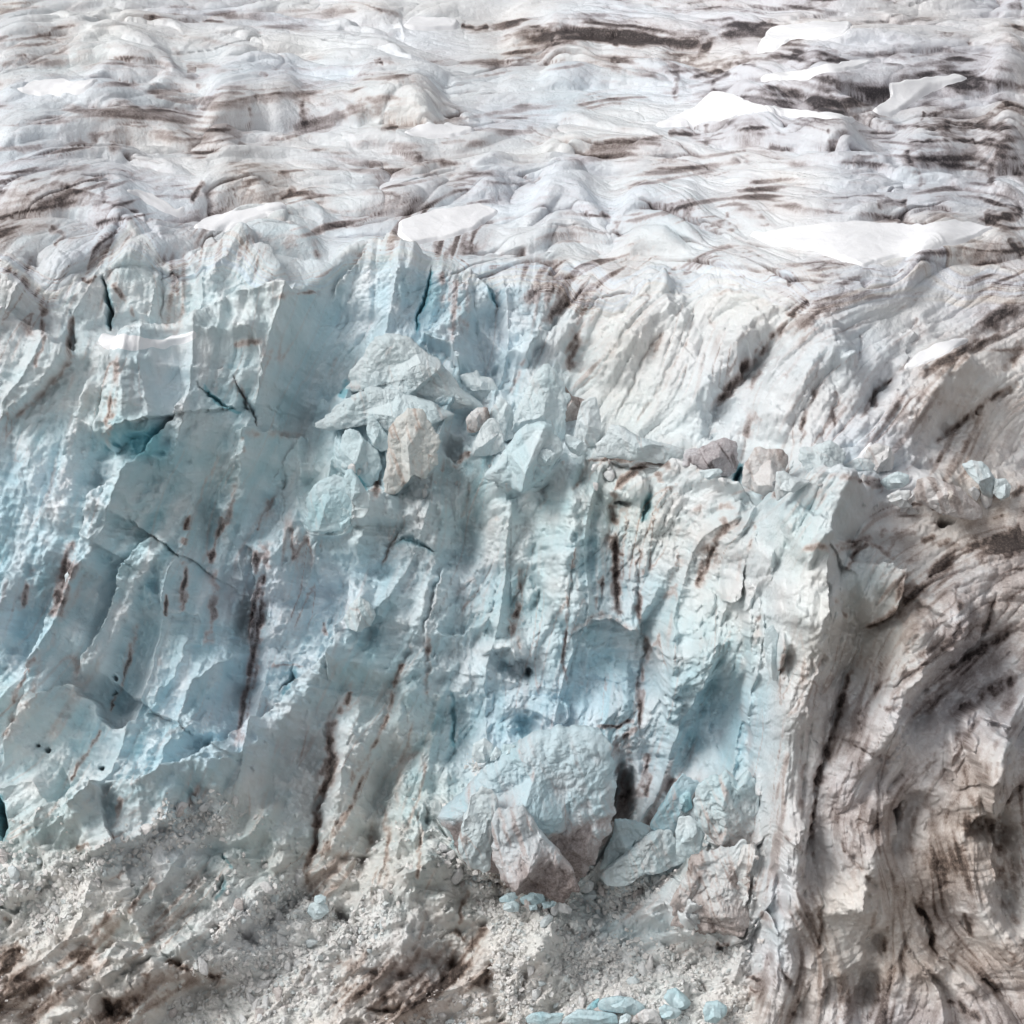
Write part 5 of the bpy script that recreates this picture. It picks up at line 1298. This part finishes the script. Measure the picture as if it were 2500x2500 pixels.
# ------------------------------------------------------------------ rubble
def rock(seed, npts=13):
    r = random.Random(seed); bm = bmesh.new()
    for _ in range(npts):
        v = Vector((r.gauss(0, 1), r.gauss(0, 1), r.gauss(0, 1))).normalized(); bm.verts.new((v.x * r.uniform(.8, 1.1), v.y * r.uniform(.6, .9), v.z * r.uniform(.5, .8)))
    bmesh.ops.convex_hull(bm, input=bm.verts); loose = [v for v in bm.verts if not v.link_faces]
    bmesh.ops.delete(bm, geom=loose, context='VERTS')
    return bm
CH = []
for s in range(12):
    bm = rock(s); bmesh.ops.bevel(bm, geom=list(bm.edges), offset=.09, segments=1, affect='EDGES')
    me = bpy.data.meshes.new('ice_chunk'); bm.to_mesh(me); bm.free()
    a = me.attributes.new('grime', 'FLOAT_COLOR', 'POINT'); nv = len(me.vertices)
    dd, bb = (.03, .12, .2, .05, .3, .08)[s % 6], (.1, .05, .25, .35, .0, .15)[s % 6]
    a.data.foreach_set('color', np.tile([dd, bb, .6, 1], nv).astype(f4)); me.materials.append(ICE); CH.append(me)
ZN = ['on the rubble lobe under the left ice spur', 'on the snowy slope at the lower left edge', 'on the mound between the dark gaps lower left of centre', 'on the pale rubble at the bottom left edge',
      'at the foot of the dirty bank near the bottom centre', 'on the white rubble apron above the turquoise blocks', 'in front of the huge tilted boulder', 'beside the dark pit at the cliff foot', 'on the ramp right of the huge boulder', 'on the shoulder of the huge boulder']
CN = [56, 16, 52, 34, 12, 62, 16, 12, 12, 8]
pr = random.Random(5)
SHELF = [[(860, 1130), (1100, 1150), (1300, 1120), (1500, 1130), (1560, 1200), (1300, 1190), (1000, 1230), (860, 1200)], [(1700, 1180), (1900, 1170), (2150, 1180), (2400, 1200), (2420, 1260), (2100, 1250), (1800, 1240)],
         [(1150, 2080), (1400, 2150), (1480, 2130), (1560, 2080), (1620, 2140), (1500, 2230), (1250, 2230)]]
CN = [46, 14, 44, 28, 10, 52, 16, 12, 10, 8]
ZN += ['among the seracs on the middle shelf', 'on the jumbled shelf at the right', 'around the foot of the huge boulder']; CN += [22, 18, 18]
for zi, (poly, zn, cnt) in enumerate(zip(RUBZ + SHELF, ZN, CN)):
    xs = [p[0] for p in poly]; ys = [p[1] for p in poly]; k = 0
    while k < cnt:
        px, py = pr.uniform(min(xs), max(xs)), pr.uniform(min(ys), min(2520, max(ys)))
        if not bool(inpoly(poly, np.array([px]), np.array([py]))[0]): continue
        r, c = cell(px, py); p = P3[r, c]; nn = NN[r, c]; s = .3 + .75 * pr.random() ** 2.5
        if zi == 5 and py > 2440: s *= 1.2
        o = bpy.data.objects.new('ice_chunk', pr.choice(CH)); C.objects.link(o); o.location = Vector(p) + (Vector(nn) * s * .35 if zi < 10 else Vector((0, -s * .5 - .2, s * .2)))
        o.rotation_euler = (pr.uniform(0, 6), pr.uniform(0, 6), pr.uniform(0, 6)); o.scale = (s, s * pr.uniform(.7, 1), s * pr.uniform(.7, 1)); k += 1
        tag(o, 'small pale loose ice chunk ' + zn, 'ice chunk', 'loose ice chunks ' + zn)
# fine rubble: uncountable small crumbs
vsA = []; fsA = []; cA = []; off_ = 0; base = []
for s in range(8):
    bm = rock(50 + s, 9); vs = np.array([v.co[:] for v in bm.verts]); bm.verts.ensure_lookup_table(); bm.verts.index_update()
    fs = np.array([[v.index for v in f.verts] for f in bm.faces]); bm.free(); base.append((vs, fs))
want = int(11000); cand = np.random.default_rng(9)
px = cand.uniform(-50, 1880, 260000); py = cand.uniform(1820, 2600, 260000)
ci = np.clip(((px / 2500 - U0) / (U1 - U0) * (NC - 1)).astype(int), 0, NC - 1); ri = np.clip(np.searchsorted(vrow, py / 2500), 0, NR - 1)
dn = RUB[ri, ci] + .08 * BOT[ri, ci] * (DT[ri, ci] < .3) + .5 * inpoly(SHELF[2], px, py); clump = ss(-.3, .3, fbm(X[ri, ci] / 3, S[ri, ci] / 3, 2, 200)); keep = cand.random(260000) < dn * (.25 + .75 * clump) * .8
ri, ci = ri[keep][:want], ci[keep][:want]
for r, c in zip(ri, ci):
    vs, fs = base[cand.integers(8)]; s = .09 + .36 * cand.random() ** 3; a, b = cand.uniform(0, 6.28, 2)
    ca, sa, cb, sb = math.cos(a), math.sin(a), math.cos(b), math.sin(b)
    M = np.array([[ca, -sa, 0], [sa * cb, ca * cb, -sb], [sa * sb, ca * sb, cb]])
    vsA.append((vs * s) @ M.T + P3[r, c] + NN[r, c] * s * .3); fsA.append(fs + off_); off_ += len(vs)
    cA.append(np.tile([min(1, max(0, .05 + dirt[r, c] * .8 * cand.random())), .05 + .3 * cand.random() ** 3, .8], (len(vs), 1)))
o = mesh_np('ice_rubble', np.concatenate(vsA), np.concatenate(fsA), ICE, np.concatenate(cA)); o.data.polygons.foreach_set('use_smooth', np.zeros(len(o.data.polygons), bool))
tag(o, 'crumbled white ice rubble strewn over the lower slope', 'ice rubble', kind='stuff')
